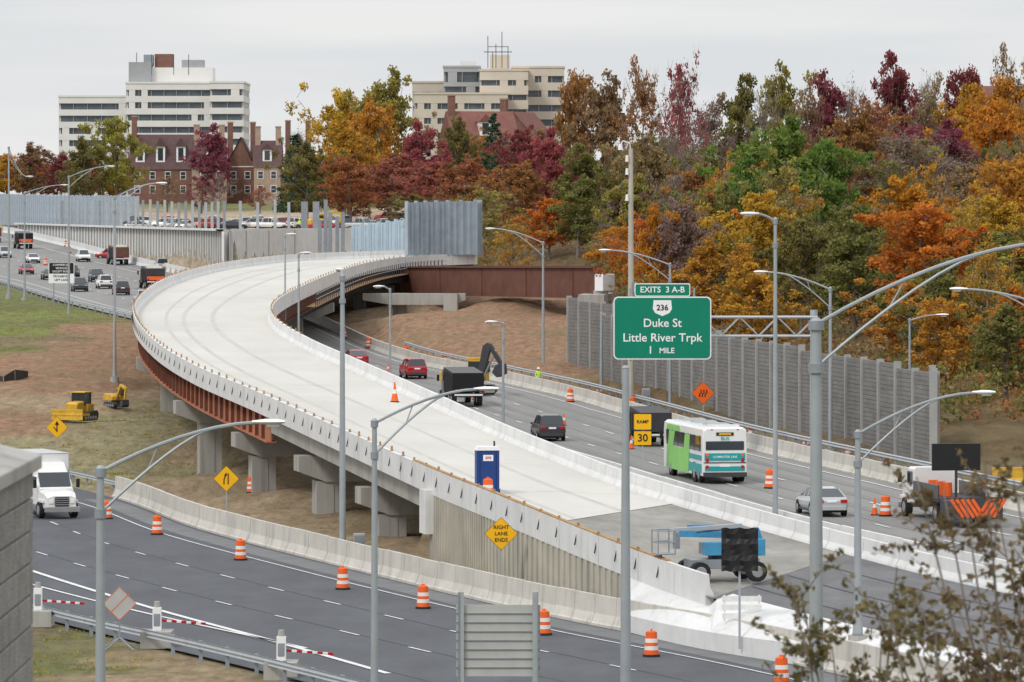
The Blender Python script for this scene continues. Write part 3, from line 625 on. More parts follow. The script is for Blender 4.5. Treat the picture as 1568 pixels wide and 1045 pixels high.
# ---------------------------------------------------------------- barrels, cones
mb=MB(); mb.cyl((0,0,0),(0,0,.08),.36,.34,rubber,14)
for a,c,r,m_ in [(.08,.26,.30,orange),(.26,.42,.285,refl),(.42,.56,.27,orange),(.56,.72,.255,refl),(.72,.98,.24,orange)]: mb.cyl((0,0,a),(0,0,c),r,r-.008,m_,14)
mb.cyl((0,0,.98),(0,0,1.02),.2,.17,orange,12); mb.box((0,0,1.06),(.16,.04,.08),orange)
BAR=[(-23.5,151.6),(-19.6,144.3),(-13.9,133.8),(-8,123.5),(-4,117.6),(1.35,110.3),(5.6,105),(10.2,98.9),(14.4,145.8),(19.1,133.6),(18.7,166),(16.0,174),(20.5,160),(22.2,154),(7.0,209),(-16.3,163.5),(4.6,206),(9.2,199),(-6,240),(-10,247),(-14,255),(-17,264),(24.0,146),(25.3,140),(-58,345),(-60,352),(-64,372),(-70,392),(-68,415),(-72,425),(-76,445)]
base=None
for x,y in BAR:
    z=0.0 if (y<152 and x<12) else zroad(y*D)
    if (x,y)==(-16.3,163.5): z=tz(x,y*D)
    if base is None: base=mb.build('traffic_barrel',(x,y*D,z+.015),smooth=True)
    else: inst(base,(x,y*D,z+.015),random.random()*6)
p=ramp.pt(3.25,.12); inst(base,p)
mb=MB(); mb.box((0,0,.02),(.38,.38,.04),rubber); mb.cyl((0,0,.04),(0,0,.38),.17,.105,orange,12); mb.cyl((0,0,.38),(0,0,.56),.105,.07,refl,12); mb.cyl((0,0,.56),(0,0,.9),.07,.03,orange,12)
cb=mb.build('traffic_cone',(3.7,372,zroad(372)+.015),smooth=True)
for x,y in((7.7,168.6),(18.6,134),(14.6,147),(-3,208),(-11,232),(-1,178),(10.2,158)): inst(cb,(x,y*D,zroad(y*D)+.015))
p=ramp.pt(6.0,.82); inst(cb,p,0,1.4)

# ---------------------------------------------------------------- vehicles
def car(col,kind='sedan'):
    mb=MB()
    if kind=='suv': st=[(-2.3,.45,.95,.80),(-2.22,.32,1.08,.9),(-1.3,.28,1.12,.93),(0,.26,1.10,.93),(1.2,.27,1.06,.93),(2.0,.3,.98,.9),(2.32,.4,.75,.78)]; gh=[(-2.2,1.08,1.10),(-1.95,1.08,1.70),(-.5,1.1,1.76),(.5,1.08,1.70),(1.25,1.05,1.07)]
    elif kind=='pickup': st=[(-2.7,.5,1.0,.85),(-2.65,.42,1.08,.95),(-1,.4,1.1,.97),(.3,.38,1.1,.97),(1.5,.38,1.1,.97),(2.4,.4,1.02,.93),(2.7,.5,.8,.82)]; gh=[(-.8,1.08,1.12),(-.65,1.08,1.78),(.3,1.08,1.84),(.9,1.08,1.76),(1.5,1.06,1.10)]
    else: st=[(-2.35,.45,.80,.76),(-2.25,.32,.98,.88),(-1.5,.28,1.0,.92),(0,.25,.95,.92),(1.1,.26,.92,.92),(1.9,.3,.82,.88),(2.35,.38,.62,.72)]; gh=[(-1.85,.98,1.0),(-1.1,.98,1.38),(-.4,.97,1.45),(.4,.95,1.40),(1.25,.92,.94)]
    rings=[]
    for x,z0,z1,w_ in st:
        zm=(z0+z1)/2; rings.append([(x,-w_*.9,z0),(x,-w_,zm-.08),(x,-w_,zm+.12),(x,-w_*.9,z1),(x,w_*.9,z1),(x,w_,zm+.12),(x,w_,zm-.08),(x,w_*.9,z0)])
    mb.loft(rings,col)
    rg=[]
    for x,zb,zt_ in gh:
        k=(zt_-zb)/.65; rg.append([(x,-.80,zb-.03),(x,-.80+.16*min(1,k),zt_-.06*k),(x,-.52,zt_),(x,.52,zt_),(x,.80-.16*min(1,k),zt_-.06*k),(x,.80,zb-.03)])
    n_=len(rg); mb.loft(rg,glass)
    roof=[]
    for x,zb,zt_ in gh[1:-1]: roof.append([(x,-.645,zt_-.055),(x,-.53,zt_+.012),(x,.53,zt_+.012),(x,.645,zt_-.055),(x,.5,zt_-.07),(x,-.5,zt_-.07)])
    mb.loft(roof,col)
    for s in(-1,1):
        for k in range(1,n_-1):
            x,zb,zt_=gh[k]; mb.tube([(x+(.12 if k==1 else 0),s*.81,zb-.02),(x,s*.655,zt_-.06)],.035,col,4)
        mb.tube([(gh[0][0],s*.8,gh[0][1]-.01),(gh[1][0],s*.655,gh[1][2]-.05)],.05,col,4); mb.tube([(gh[-1][0],s*.8,gh[-1][1]-.01),(gh[-2][0],s*.655,gh[-2][2]-.05)],.045,col,4)
        mb.box((gh[-1][0]-.35,s*.98,gh[0][1]+.02),(.18,.16,.12),col)
        xr,xf=st[0][0],st[-1][0]; zt_=st[1][2]
        mb.box((xr+.02,s*.62,zt_-.18),(.16,.34,.16),taill); mb.box((xf-.12,s*.58,st[-1][2]-.02),(.2,.34,.13),headl)
        mb.box((0,s*.93,.3),(2.6,.04,.1),dark)
        for wx in(-1.4,1.42): mb.cyl((wx,s*.90,.34),(wx,s*.935,.34),.40,.40,black,14); mb.wheel((wx,s*.84,.33),.33,.22)
    mb.box((st[0][0]+.03,0,.45),(.16,1.45,.22),dark if kind!='sedan' else col); mb.box((st[0][0]-.005,0,st[1][2]-.2),(.06,.5,.12),white); mb.box((st[-1][0]-.02,0,.5),(.1,1.1,.2),dark); mb.box((0,0,.3),(4.0,1.5,.2),black)
    return mb
def hd(x,y): i=((S_h[:,0]-x)**2+(S_h[:,1]-y)**2).argmin(); return math.atan2(S_h[i,5],S_h[i,4])
def put(mb,name,x,y,rev=False,dz=0,z=None,rz=None,bevel=.03):
    y*=D
    return mb.build(name,(x,y,(zroad(y) if z is None else z)+dz+.012),(hd(x,y) if rz is None else rz)+(math.pi if rev else 0),bevel=bevel)
put(car(silver),'sedan_car',15.9,134.3); put(car(cardark,'suv'),'suv_car',2.4,175)
put(car(red,'suv'),'red_car',-8.6,227); put(car(red),'red_car',-14.4,240)
for c,k,x,y in((red,'sedan',-68.8,370),(cardark,'sedan',-63.3,357),(cardark,'suv',-54.8,331),(carwhite,'suv',-52.6,337),(cardark,'suv',-48.5,324),(silver,'suv',-43.4,307),(silver,'pickup',-50.5,377),(carwhite,'suv',-49,381),(cardark,'pickup',-46,374),(cardark,'suv',-61,362),(carwhite,'sedan',-73,398),(silver,'suv',-80,412),(cardark,'sedan',-88,430),(carwhite,'pickup',-66,402),(silver,'sedan',-78,386),(red,'sedan',-96,450),(cardark,'suv',-56,352)): put(car(c,k),{'suv':'suv_car','sedan':'sedan_car','pickup':'pickup_truck'}[k],x,y,rev=(x<-53))
for i in range(40):
    x=-64+1.25*i+random.uniform(-.5,.5); y=(404 if i%2 else 420)+random.uniform(-6,18)-max(0,(x+40))*.7
    put(car([carwhite,red,silver,cardark,carwhite,silver,orange][i%7],['pickup','suv','sedan'][i%3]),['pickup_truck','suv_car','sedan_car'][i%3],x,y,z=tz(x,y*D),rz=random.uniform(0,6))
def wheels(mb,xs_,w_,r=.5,wd=.3):
    for x in xs_:
        for s in(-1,1): mb.wheel((x,s*w_,r),r,wd)
def truckcab(mb,x0,col,w_=1.15,h=2.6,hood=1.5):
    mb.loft([[(x,-w_,.75),(x,-w_,z),(x,-w_*.9,z+.1),(x,w_*.9,z+.1),(x,w_,z),(x,w_,.75)] for x,z in((x0,h),(x0+1.2,h),(x0+1.75,1.7),(x0+1.9,1.6))],col)
    mb.loft([[(x,-w_*q,.6),(x,-w_*q,z),(x,-w_*.6*q,z+.12),(x,w_*.6*q,z+.12),(x,w_*q,z),(x,w_*q,.6)] for x,z,q in((x0+1.8,1.55,.98),(x0+1.9+hood*.6,1.45,.9),(x0+1.9+hood,1.2,.82))],col)
    mb.box((x0+1.52,0,2.2),(.06,w_*1.75,.95),glass,0,0,R(-32))
    for s in(-1,1):
        mb.box((x0+.85,s*(w_+.005),2.05),(1.0,.03,.65),glass); mb.box((x0+1.95,s*(w_+.25),2.0),(.1,.2,.5),black)
        mb.box((x0+1.92+hood,s*w_*.6,1.0),(.08,.28,.22),headl); mb.box((x0+1.6+hood*.5,s*w_*.9,1.0),(1.1,.28,.16),col)
    mb.box((x0+1.94+hood,0,1.0),(.06,w_*.8,.55),dark)
    for k in range(4): mb.box((x0+1.98+hood,0,.82+k*.12),(.03,w_*.78,.03),hub)
    mb.box((x0+2.02+hood,0,.55),(.2,w_*2,.3),hub)
def boxtruck():
    mb=MB(); mb.box((0,0,.75),(8,.9,.25),dark); truckcab(mb,1.1,carwhite,1.05,2.35,1.2)
    mb.box((-1.5,0,2.35),(5.6,2.5,2.6),carwhite)
    for z in(1.04,3.66): mb.box((-1.5,0,z),(5.64,2.54,.06),silver)
    for x in(-4.3,1.3): 
        for s in(-1,1): mb.box((x,s*1.25,2.35),(.08,.06,2.6),silver)
    mb.loft([[(x,-.95,2.42),(x,-.85,z),(x,.85,z),(x,.95,2.42)] for x,z in((1.3,3.2),(1.7,3.15),(2.4,2.5))],carwhite); wheels(mb,(-2.8,3.2),.98,.48,.34)
    return mb
put(boxtruck(),'box_truck',-27.6,153.5,z=0,rz=math.atan2(-.95,.36))
def dump(col,bedc,load=True,tail=None):
    mb=MB(); mb.box((-.5,0,.85),(7.4,.9,.3),dark); truckcab(mb,1.0,col,1.15,2.7,1.4)
    mb.prism([(-4.2,1.1),(.8,1.1),(.8,2.6),(1.3,2.9),(-4.4,2.6)],-1.2,1.2,bedc)
    for k in range(6): 
        for s in(-1,1): mb.box((-3.9+k*.9,s*1.24,1.8),(.12,.08,1.5),dark)
    if load: mb.prism([(-4,2.5),(-2,3.0),(0,2.95),(.6,2.5)],-1,1,conctan)
    if tail: mb.box((-4.42,0,1.35),(.08,2.2,.5),tail)
    mb.box((-4.5,0,.9),(.1,2.2,.14),refl)
    for s in(-1,1): mb.box((-4.45,s*.95,1.25),(.1,.2,.2),taill)
    wheels(mb,(-3.2,-1.9,3.3),1.0,.52,.4); return mb
bedr=mat('bed_rust',(.15,.07,.05),.8)
put(dump(cardark,black,False),'dump_truck',-4.0,204); put(dump(cardark,dark,True,orange),'dump_truck',-46.5,337); put(dump(cardark,bedr),'dump_truck',-59.5,394); put(dump(cardark,black,False,orange),'dump_truck',-82,438); put(dump(carwhite,bedr),'dump_truck',-92,462)
put(dump(cardark,dark,False),'dump_truck',8.9,172,).scale=(.85,)*3
def tracks(mb,w_=1.0):
    for s in(-1,1):
        mb.loft([[(x,s*w_-.28,z0),(x,s*w_-.28,z1),(x,s*w_+.28,z1),(x,s*w_+.28,z0)] for x,z0,z1 in((-1.9,.3,.6),(-1.6,.03,.85),(1.6,.03,.85),(1.9,.3,.6))],dark)
        for k in range(5): mb.cyl((-1.3+k*.65,s*w_-.31,.32),(-1.3+k*.65,s*w_+.31,.32),.2,.2,hub,8)
def excav(col=yellow,rig=False):
    mb=MB(); tracks(mb); mb.cyl((0,0,.8),(0,0,1.1),.8,.8,dark,12)
    mb.loft([[(x,-1.15,1.1),(x,-1.15,z),(x,-.9,z+.12),(x,.9,z+.12),(x,1.15,z),(x,1.15,1.1)] for x,z in((-2.2,1.7),(-2.0,2.0),(.2,2.0),(.9,1.6))],col)
    mb.box((.5,.65,2.05),(1.5,.95,1.75),col); mb.box((.55,.65,2.3),(1.56,.99,.9),glass); mb.box((.5,.65,2.97),(1.56,1.0,.1),col)
    if rig:
        for s in(-1,1): mb.box((-1.2,s*1.16,1.75),(1.2,.05,.35),black)
        mb.prism([(.8,1.4),(1.2,1.3),(2.0,3.9),(1.7,4.3),(1.3,4.0)],-.62,-.2,dark); mb.prism([(1.6,4.2),(2.0,4.2),(3.0,2.6),(2.8,2.3)],-.58,-.25,dark)
        mb.tube([(1.3,-.42,1.5),(2.2,-.42,3.2)],.09,hub,6); mb.prism([(2.5,2.5),(3.1,2.6),(3.2,1.8),(2.6,1.5),(2.2,1.9)],-.9,.1,dark)
        mb.tube([(1.5,-.42,4.1),(2.4,-.42,3.6)],.07,hub,6)
    else:
        mb.prism([(.6,1.4),(1.0,1.3),(2.6,3.2),(4.2,2.9),(4.2,3.2),(2.4,3.7)],-.55,-.15,col)
        mb.prism([(4.0,3.3),(4.4,3.1),(3.9,1.2),(3.6,1.2)],-.5,-.2,col); mb.prism([(3.2,1.1),(4.1,1.3),(4.2,.5),(3.6,.1),(3.0,.4)],-.9,.2,dark)
        mb.tube([(1.2,-.35,1.4),(2.2,-.35,3.0)],.08,hub,6)
    return mb
put(excav(rig=True),'excavator',-3.4,211.5,rz=R(-20))
put(excav(),'excavator',-40.5,372,rz=R(200))
x,y=-29,395; put(excav(),'excavator',x,y,z=tz(x,y*D),rz=R(20)).scale=(.8,)*3
def dozer():
    mb=MB()
    for s in(-1,1):
        mb.loft([[(x,s*.95-.27,z0),(x,s*.95-.27,z1),(x,s*.95+.27,z1),(x,s*.95+.27,z0)] for x,z0,z1 in((-1.7,.35,.7),(-1.4,.03,.95),(1.2,.03,.8),(1.5,.25,.6))],dark)
        for k in range(5): mb.cyl((-1.1+k*.52,s*.95-.3,.3),(-1.1+k*.52,s*.95+.3,.3),.18,.18,hub,8)
        mb.box((1.3,s*1.2,.6),(2.2,.14,.25),yellow)
    mb.loft([[(x,-.6,.7),(x,-.6,z),(x,-.45,z+.1),(x,.45,z+.1),(x,.6,z),(x,.6,.7)] for x,z in((-.2,1.75),(1.2,1.65),(1.5,1.5))],yellow)
    mb.box((-.9,0,1.1),(1.3,1.6,.9),yellow); mb.box((-.6,0,2.0),(1.3,1.25,1.1),glass); mb.box((-.6,0,2.62),(1.6,1.5,.12),yellow)
    for a in(-1.22,.03):
        for s in(-1,1): mb.box((a,s*.62,2.0),(.12,.1,1.2),dark)
    mb.cyl((.7,-.3,1.7),(.7,-.3,2.4),.07,.07,dark,8)
    mb.loft([[(2.25+.12*abs(q),s*1.0,z) for q,z in((0,.15),(1,.15),(.6,.6),(1,1.15),(0,1.15),(-1.0,.65))] for s in(-1.6,1.6)],yellow)
    return mb
put(dozer(),'bulldozer',-32.6,196.5,z=tz(-32.6,393)+.05,rz=R(-112)).scale=(.82,)*3; put(excav(),'excavator',-30.6,202,z=tz(-30.6,404)+.02,rz=R(-60)).scale=(.5,)*3
def bus():
    mb=MB(); w_=1.28
    def ring(x,q,top): return [(x,-w_*q,.45),(x,-w_*q,2.6),(x,-w_*q*.97,top-.15),(x,-w_*q*.82,top),(x,w_*q*.82,top),(x,w_*q*.97,top-.15),(x,w_*q,2.6),(x,w_*q,.45)]
    mb.loft([ring(-6,.97,3.1),(ring(-5.9,1,3.2)),ring(5.7,1,3.2),ring(6,.93,3.0)],carwhite)
    for s in(-1,1):
        y=s*(w_+.008)
        mb.box((-.3,y,2.25),(10.4,.02,.85),glass)
        for k in range(7): mb.box((-5.2+k*1.62,y+s*.008,2.25),(.07,.02,.9),black)
        mb.box((1.4,y+s*.004,1.1),(6.6,.03,1.35),lime); mb.box((-3.8,y+s*.004,1.45),(3.8,.03,.28),teal); mb.box((-3.8,y+s*.004,.85),(3.8,.03,.5),teal)
        mb.prism([(3.4,.5),(4.8,.5),(3.9,2.65),(2.2,2.65)],y+s*.012-.01,y+s*.012+.01,lime); mb.prism([(-1.9,.5),(.2,.5),(-.9,2.65),(-2.3,2.65)],y+s*.012-.01,y+s*.012+.01,lime)
        mb.prism([(.6,2.70),(4.9,2.70),(4.6,3.0),(.9,3.0)],y-.01-s*.03,y+.01-s*.02,lime)
        for wx in(-3.6,3.5):
            mb.cyl((wx,s*1.2,.55),(wx,s*1.3,.55),.62,.62,black,16); mb.wheel((wx,s*1.14,.5),.5,.32)
        mb.wheel((-4.85,s*1.14,.5),.46,.3)
        mb.box((-6.02,s*1.02,1.35),(.05,.16,.22),taill); mb.box((-6.02,s*1.02,1.65),(.05,.16,.16),orange); mb.box((-6.02,s*1.02,.95),(.05,.16,.18),taill)
        mb.box((6.1,s*1.35,2.3),(.1,.2,.5),black)
    mb.box((-6.0,0,2.16),(.05,2.2,.5),glass); mb.box((-6.005,0,1.52),(.05,2.35,.42),teal); mb.box((-6.012,0,1.2),(.05,2.44,.05),dark); mb.box((-6.005,0,.86),(.05,2.3,.26),teal); mb.box((-6.03,0,.52),(.16,2.5,.26),dark)
    mb.box((-6.01,0,1.05),(.06,.6,.16),white); mb.box((-6.01,0,2.82),(.06,1.0,.18),black); mb.box((-6.02,.0,2.82),(.06,.7,.09),signyel)
    for s in(-1,1): mb.box((-5.98,s*.75,3.06),(.06,.12,.06),taill)
    mb.T=Matrix.Rotation(R(-90),4,'Z')
    mb.text('BUS',.28,(0,-6.03,2.56),teal,.004); mb.text('COMMUTER LINE',.18,(0,-6.03,1.52),white,.002)
    mb.T=Matrix()
    for x in(-3.5,.2,3.6): mb.box((x,0,3.26),(1.4,1.3,.16),silver)
    mb.box((-5.3,0,3.22),(.8,1.8,.2),carwhite); mb.box((6.0,0,2.0),(.1,2.2,1.5),glass)
    return mb
put(bus(),'city_bus',11.1,150.9)
def tma():
    mb=MB(); mb.box((.5,0,.85),(8,.9,.3),dark); truckcab(mb,2.6,carwhite,1.1,2.5,1.2); mb.box((0,0,1.2),(4.8,2.4,.2),dark); 
    for s in(-1,1): mb.box((0,s*1.2,1.6),(4.8,.06,.7),cardark)
    for x in(-.7,.6,1.9): mb.cyl((x,.3,1.3),(x,.3,2.0),.28,.25,orange,10)
    mb.box((-1.3,0,3.3),(.15,2.5,1.35),black); mb.box((-1.3,0,2.0),(.12,.12,1.4),dark)
    wheels(mb,(-1.6,4.4),1.0,.5,.36); mb.box((-3.9,0,.85),(2.9,2.3,.8),dark)
    mb.box((-5.38,0,.95),(.05,2.5,1.1),dark)
    for i in range(9):
        y0=-1.2+i*.27+.13; mb.box((-5.42,y0,.95),(.03,.17,1.1),orange,0,R(34 if y0<0 else -34),0)
    return mb
put(tma(),'attenuator_truck',22.0,131.5,bevel=.015)
mb=MB(); wheels(mb,(-1.25,1.25),1.0,.44,.4); mb.box((0,0,.75),(3.0,1.3,.4),galvd)
mb.cyl((0,0,.9),(0,0,1.15),.6,.6,dark,12); mb.box((-.3,.45,1.4),(2.4,.6,.55),lblue); mb.box((-.3,-.5,1.38),(2.2,.55,.5),galvd); mb.box((-.9,-.8,1.4),(.8,.05,.4),lblue); mb.box((-1.5,0,1.45),(.4,1.7,.7),lblue)
mb.box((.2,0,1.98),(3.4,.28,.28),lblue,0,0,R(-2)); mb.box((.6,0,2.26),(3.0,.2,.2),galv,0,0,R(3)); mb.box((-1.55,0,1.8),(.4,.45,.85),lblue,0,0,R(20)); mb.box((.9,-.15,2.25),(1.2,.05,.3),lblue)
mb.tube([(-1.2,.3,1.7),(-.2,.3,2.2),(1.2,.3,2.1)],.03,black,5); mb.box((2.0,0,1.75),(.25,.25,.7),galvd)
for z in(1.2,1.7,2.2):
    for p0,p1 in(((2.2,-.5,z),(2.2,.5,z)),((2.95,-.5,z),(2.95,.5,z)),((2.2,-.5,z),(2.95,-.5,z)),((2.2,.5,z),(2.95,.5,z))): mb.tube([p0,p1],.035,galvd,5)
for x in(2.2,2.95):
    for y_ in(-.5,.5): mb.tube([(x,y_,1.2),(x,y_,2.2)],.035,galvd,5)
mb.box((2.58,0,1.2),(.75,1.0,.05),galvd); p=ramp.pt(1.75,.28); mb.build('boom_lift',(8.95,p.y if 216<p.y<228 else 222.0,2.12),R(180+14),bevel=.02)
mb=MB(); mb.box((0,0,.1),(1.2,1.25,.2),pblue); mb.box((0,0,1.15),(1.12,1.12,1.95),pblue); mb.box((-.0,-.575,1.15),(.76,.04,1.75),pblue)
for x in(-.48,.48):
    for s in(-.57,.57): mb.box((x,s,1.15),(.1,.06,1.95),pblue)
mb.prism([(-.6,2.12),(.6,2.12),(.5,2.3),(-.5,2.3)],-.6,.6,white); mb.box((0,-.61,1.75),(.5,.02,.3),white); mb.text('SITE',.16,(0,-.625,1.75),taill,.004); mb.cyl((.4,.35,2.2),(.4,.35,2.55),.05,.05,dark,8)
p=ramp.pt(3.5,.2); mb.build('portable_toilet',p+Vector((0,0,.01)),R(6),bevel=.02)
for loc in((-7.8,267,.1),(10.2,398,3)):
    mb=MB(); mb.box((0,0,.7),(.6,.45,1.2),galv); mb.box((0,0,.05),(.9,.7,.2),concgrey); mb.box((0,-.235,.7),(.5,.02,1.05),galvd); mb.box((.18,-.26,.75),(.04,.03,.12),dark); mb.build('electrical_cabinet',loc,bevel=.02)
# ---------------------------------------------------------------- people
def person(x,y,z,rz=0,top=hotgreen):
    V=[(0,0,.95),(0,0,1.15),(0,0,1.38),(0,0,1.50),(0,.0,1.58),(0,.02,1.68),
       (.19,0,1.42),(.27,.02,1.14),(.25,.20,.98),(.24,.27,.93),(-.19,0,1.42),(-.28,-.02,1.14),(-.27,.06,.90),(-.27,.08,.82),
       (.10,0,.90),(.12,.06,.50),(.13,.0,.09),(.14,.16,.04),(-.10,0,.90),(-.12,-.04,.50),(-.14,-.12,.09),(-.15,.04,.04)]
    E=[(0,1),(1,2),(2,3),(3,4),(4,5),(2,6),(6,7),(7,8),(8,9),(2,10),(10,11),(11,12),(12,13),(0,14),(14,15),(15,16),(16,17),(0,18),(18,19),(19,20),(20,21)]
    Rr=[.15,.145,.16,.07,.09,.095,.075,.052,.038,.035,.075,.052,.038,.035,.10,.072,.05,.045,.10,.072,.05,.045]
    me_=bpy.data.meshes.new('worker'); me_.from_pydata(V,E,[]); ob=bpy.data.objects.new('worker',me_); sc.collection.objects.link(ob)
    ob.modifiers.new('s','SKIN')
    for i,r in enumerate(Rr): me_.skin_vertices[0].data[i].radius=(r,r*.85)
    me_.skin_vertices[0].data[0].use_root=True
    sb=ob.modifiers.new('u','SUBSURF'); sb.levels=1; sb.render_levels=1
    dg=bpy.context.evaluated_depsgraph_get(); e=bpy.data.meshes.new_from_object(ob.evaluated_get(dg)); bpy.data.objects.remove(ob)
    mb=MB()
    for p in e.polygons:
        c=p.center; m_=top if .92<c.z<1.5 and abs(c.x)<.24 else (skinm if (c.z>1.5 or (abs(c.x)>.2 and .75<c.z<1.0)) else (top if c.z>.98 else (black if c.z<.12 else navy)))
        mb.add([e.vertices[i].co for i in p.vertices],[tuple(range(len(p.vertices)))],m_)
    mb.cyl((0,.0,1.70),(0,.0,1.83),.125,.07,white,12); mb.cyl((0,.03,1.69),(0,.03,1.71),.155,.15,white,12)
    for zz in(1.05,1.25): mb.cyl((0,0,zz),(0,0,zz+.04),.165,.165,refl,12,caps=False)
    for i in range(4):
        mb.tube([(.225+.014*i,.28,.93),(.222+.014*i,.33,.91),(.222+.014*i,.355,.88)],.009,skinm,5)
        mb.tube([(-.285+.014*i,.085,.80),(-.287+.014*i,.10,.75),(-.286+.014*i,.11,.72)],.009,skinm,5)
    mb.tube([(.21,.28,.94),(.19,.32,.95)],.01,skinm,5)
    mb.build('worker',(x,y*D,z),rz)
person(2.2,217.5,tz(2.2,435)+.02,R(200))
for x,y in((-44,384),(-31,381),(-26,388),(-51,400),(-38,390),(-47,392)): person(x,y,tz(x,y*D),random.random()*6)

# ---------------------------------------------------------------- buildings
def facade_block(mb,x0,x1,y0,y1,zb,zt,fl=3.3,m=bldwhite,bay=3.2,gm=bglass,band=.5,pr=.35):
    mb.box(((x0+x1)/2,(y0+y1)/2,(zb+zt)/2),(x1-x0-1.4,y1-y0-1.4,zt-zb),gm)
    z=zt
    while z>zb:
        mb.box(((x0+x1)/2,(y0+y1)/2,z-fl*band/2),(x1-x0,y1-y0,fl*band),m)
        nb=int((x1-x0)/bay)
        for k in range(nb):
            if random.random()<pr: xx=x0+(k+.5)*(x1-x0)/nb; mb.box((xx,y0+.35,z-fl*(1+band)/2),((x1-x0)/nb*.5,.6,fl*(1-band)+.01),m)
            mb.box((x0+k*(x1-x0)/nb+.15,y0+.5,z-fl*(1+band)/2),(.14,.4,fl*(1-band)),bldgrey)
        for yy in np.arange(y0+2,y1,4): mb.box((x1-.3,yy,z-fl*(1+band)/2),(.55,1.3,fl*(1-band)),m); mb.box((x0+.3,yy,z-fl*(1+band)/2),(.55,1.3,fl*(1-band)),m)
        z-=fl
    mb.box(((x0+x1)/2,(y0+y1)/2,zt+.25),(x1-x0+.4,y1-y0+.4,.5),m)
mb=MB(); facade_block(mb,-122,-103,1406,1430,14,48); facade_block(mb,-103.5,-80,1400,1430,14,51.5); facade_block(mb,-80.5,-71.5,1392,1425,14,51.5,pr=.2)
mb.box((-89,1412,53.5),(17,12,5),bldwhite); mb.box((-100,1408,54.4),(6,8,6),bldgrey); mb.box((-94,1412,57),(4.8,5,5.5),brick); mb.box((-98,1410,58),(2.5,4,3),galvd); mb.box((-86,1410,57.0),(6,4,2.2),bldgrey)
for x in(-101,-97,-91,-87): mb.tube([(x,1406,54),(x,1406,59+random.random()*1.5)],.09,dark,4)
mb.build('apartment_tower')
mb=MB(); facade_block(mb,-25,-14,1310,1340,20,49.5,fl=3.6,m=beige,band=.62,pr=.5); facade_block(mb,-17,-8,1296,1330,20,53,fl=3.6,m=bldgrey,band=.3); facade_block(mb,-8,4,1290,1330,20,52,fl=3.6,m=beige,band=.62,pr=.4); facade_block(mb,0,13,1300,1340,20,53,fl=3.6,m=beige,band=.55,pr=.3); facade_block(mb,-24,-1,1280,1300,20,46,fl=3.6,m=beige,band=.6,pr=.6)
mb.box((-11,1310,54),(4,4,2),bldwhite); mb.box((-3,1310,54.5),(5,5,4),beige)
for x,h in((-6,61),(-4,59),(-2.5,62),(-1,58.5),(-4.8,57)): mb.tube([(x,1300,53),(x,1300,h)],.09,dark,4)
mb.tube([(-7,1300,57),(0,1300,57)],.1,dark,4); mb.tube([(-6,1300,58.3),(-1,1300,58.3)],.08,dark,4)
mb.build('hotel_building')
def house(x,y,w_,d,zb,hw_,hr,m=brick,rm=roofm,dormers=2,chim=1,rz=0,gable_front=False):
    mb=MB(); mb.box((0,0,hw_/2-1),(w_,d,hw_+2),m)
    if gable_front:
        mb.prism([(-w_/2,hw_),(w_/2,hw_),(0,hw_+hr)],-d/2,d/2,m); 
        for s in(-1,1): mb.add([(s*(w_/2+.4),-d/2-.4,hw_-.3),(s*(w_/2+.4),d/2+.4,hw_-.3),(0,d/2+.4,hw_+hr+.12),(0,-d/2-.4,hw_+hr+.12)],[(0,1,2,3)],rm)
    else:
        mb.prism([(-d/2-.4,hw_+.02),(d/2+.4,hw_+.02),(0,hw_+hr)],-w_/2-.3,w_/2+.3,rm,'X')
        for k in range(dormers):
            xx=-w_/2+(k+.5)*w_/dormers; mb.box((xx,-d*.28,hw_+hr*.40),(1.9,d*.3,hr*.5),white); mb.box((xx,-d*.43-.02,hw_+hr*.42),(1.1,.05,hr*.36),glass)
            mb.prism([(xx-1.2,hw_+hr*.65),(xx+1.2,hw_+hr*.65),(xx,hw_+hr*.9)],-d*.46,0,rm)
    for fl in np.arange(1.6,hw_-1,3.0):
        nb=max(2,int(w_/3))
        for k in range(nb):
            xx=-w_/2+(k+.5)*w_/nb; mb.box((xx,-d/2-.01,fl),(1.25,.08,1.7),white); mb.box((xx,-d/2-.04,fl),(1.0,.08,1.45),glass); mb.box((xx,-d/2-.085,fl),(1.0,.02,.06),white)
    for k in range(chim):
        xx=(-w_/2+.6) if k==0 else (w_/2-.6); mb.box((xx,-.5,hw_+hr*.7),(1.1,1.2,hr*1.7),m); mb.box((xx,-.5,hw_+hr*1.52),(1.3,1.4,.25),bricktan)
    mb.box((0,0,hw_+.0),(w_+.2,d+.2,.2),white)
    mb.build('brick_house',(x,y*D,zb),rz)
house(-75,560,13,12,20.5,6.0,7.4,dormers=3,chim=1); 
house(-64,552,6.5,11,20.5,6.0,6,bricktan,roofm,1,2,R(8)); house(-57.5,556,6.0,11,20.5,6.4,6.2,brick,roofm,0,2,0,True); house(-51.5,552,5.5,11,20.5,6.4,5.5,bricktan,roofm,1,2); house(-45.5,556,5.5,11,20.5,8,5.4,brick,roofm,0,2,0,True)
house(-5.5,440,11,12,24,5.2,5.2,brick,roofred,1,1,R(12)); house(2,452,8,10,25,5,4.6,brick,roofred,0,1,R(-20),True)
house(97,500,18,14,32,5,4.5,brick,roofred,0,0)
mb=MB()
for r in range(11):
    off=.0 if r%2 else -.6; z=11.9+r*.32
    yy=46.0+off
    while yy<52.5:
        y1=min(yy+1.15,52.6); y0=max(yy,46.0); mb.box((-4.92,(y0+y1)/2,z+.15),(.2,y1-y0-.012,.305),stone); yy+=1.16
mb.box((-6.0,49.3,13.6),(2.1,6.5,3.4),stone); mb.prism([(-7.6,15.38),(-4.74,15.38),(-4.74,15.52),(-5.3,15.66),(-7.6,15.9)],45.9,52.7,concgrey)
mb.build('block_stone_wall',bevel=.015)

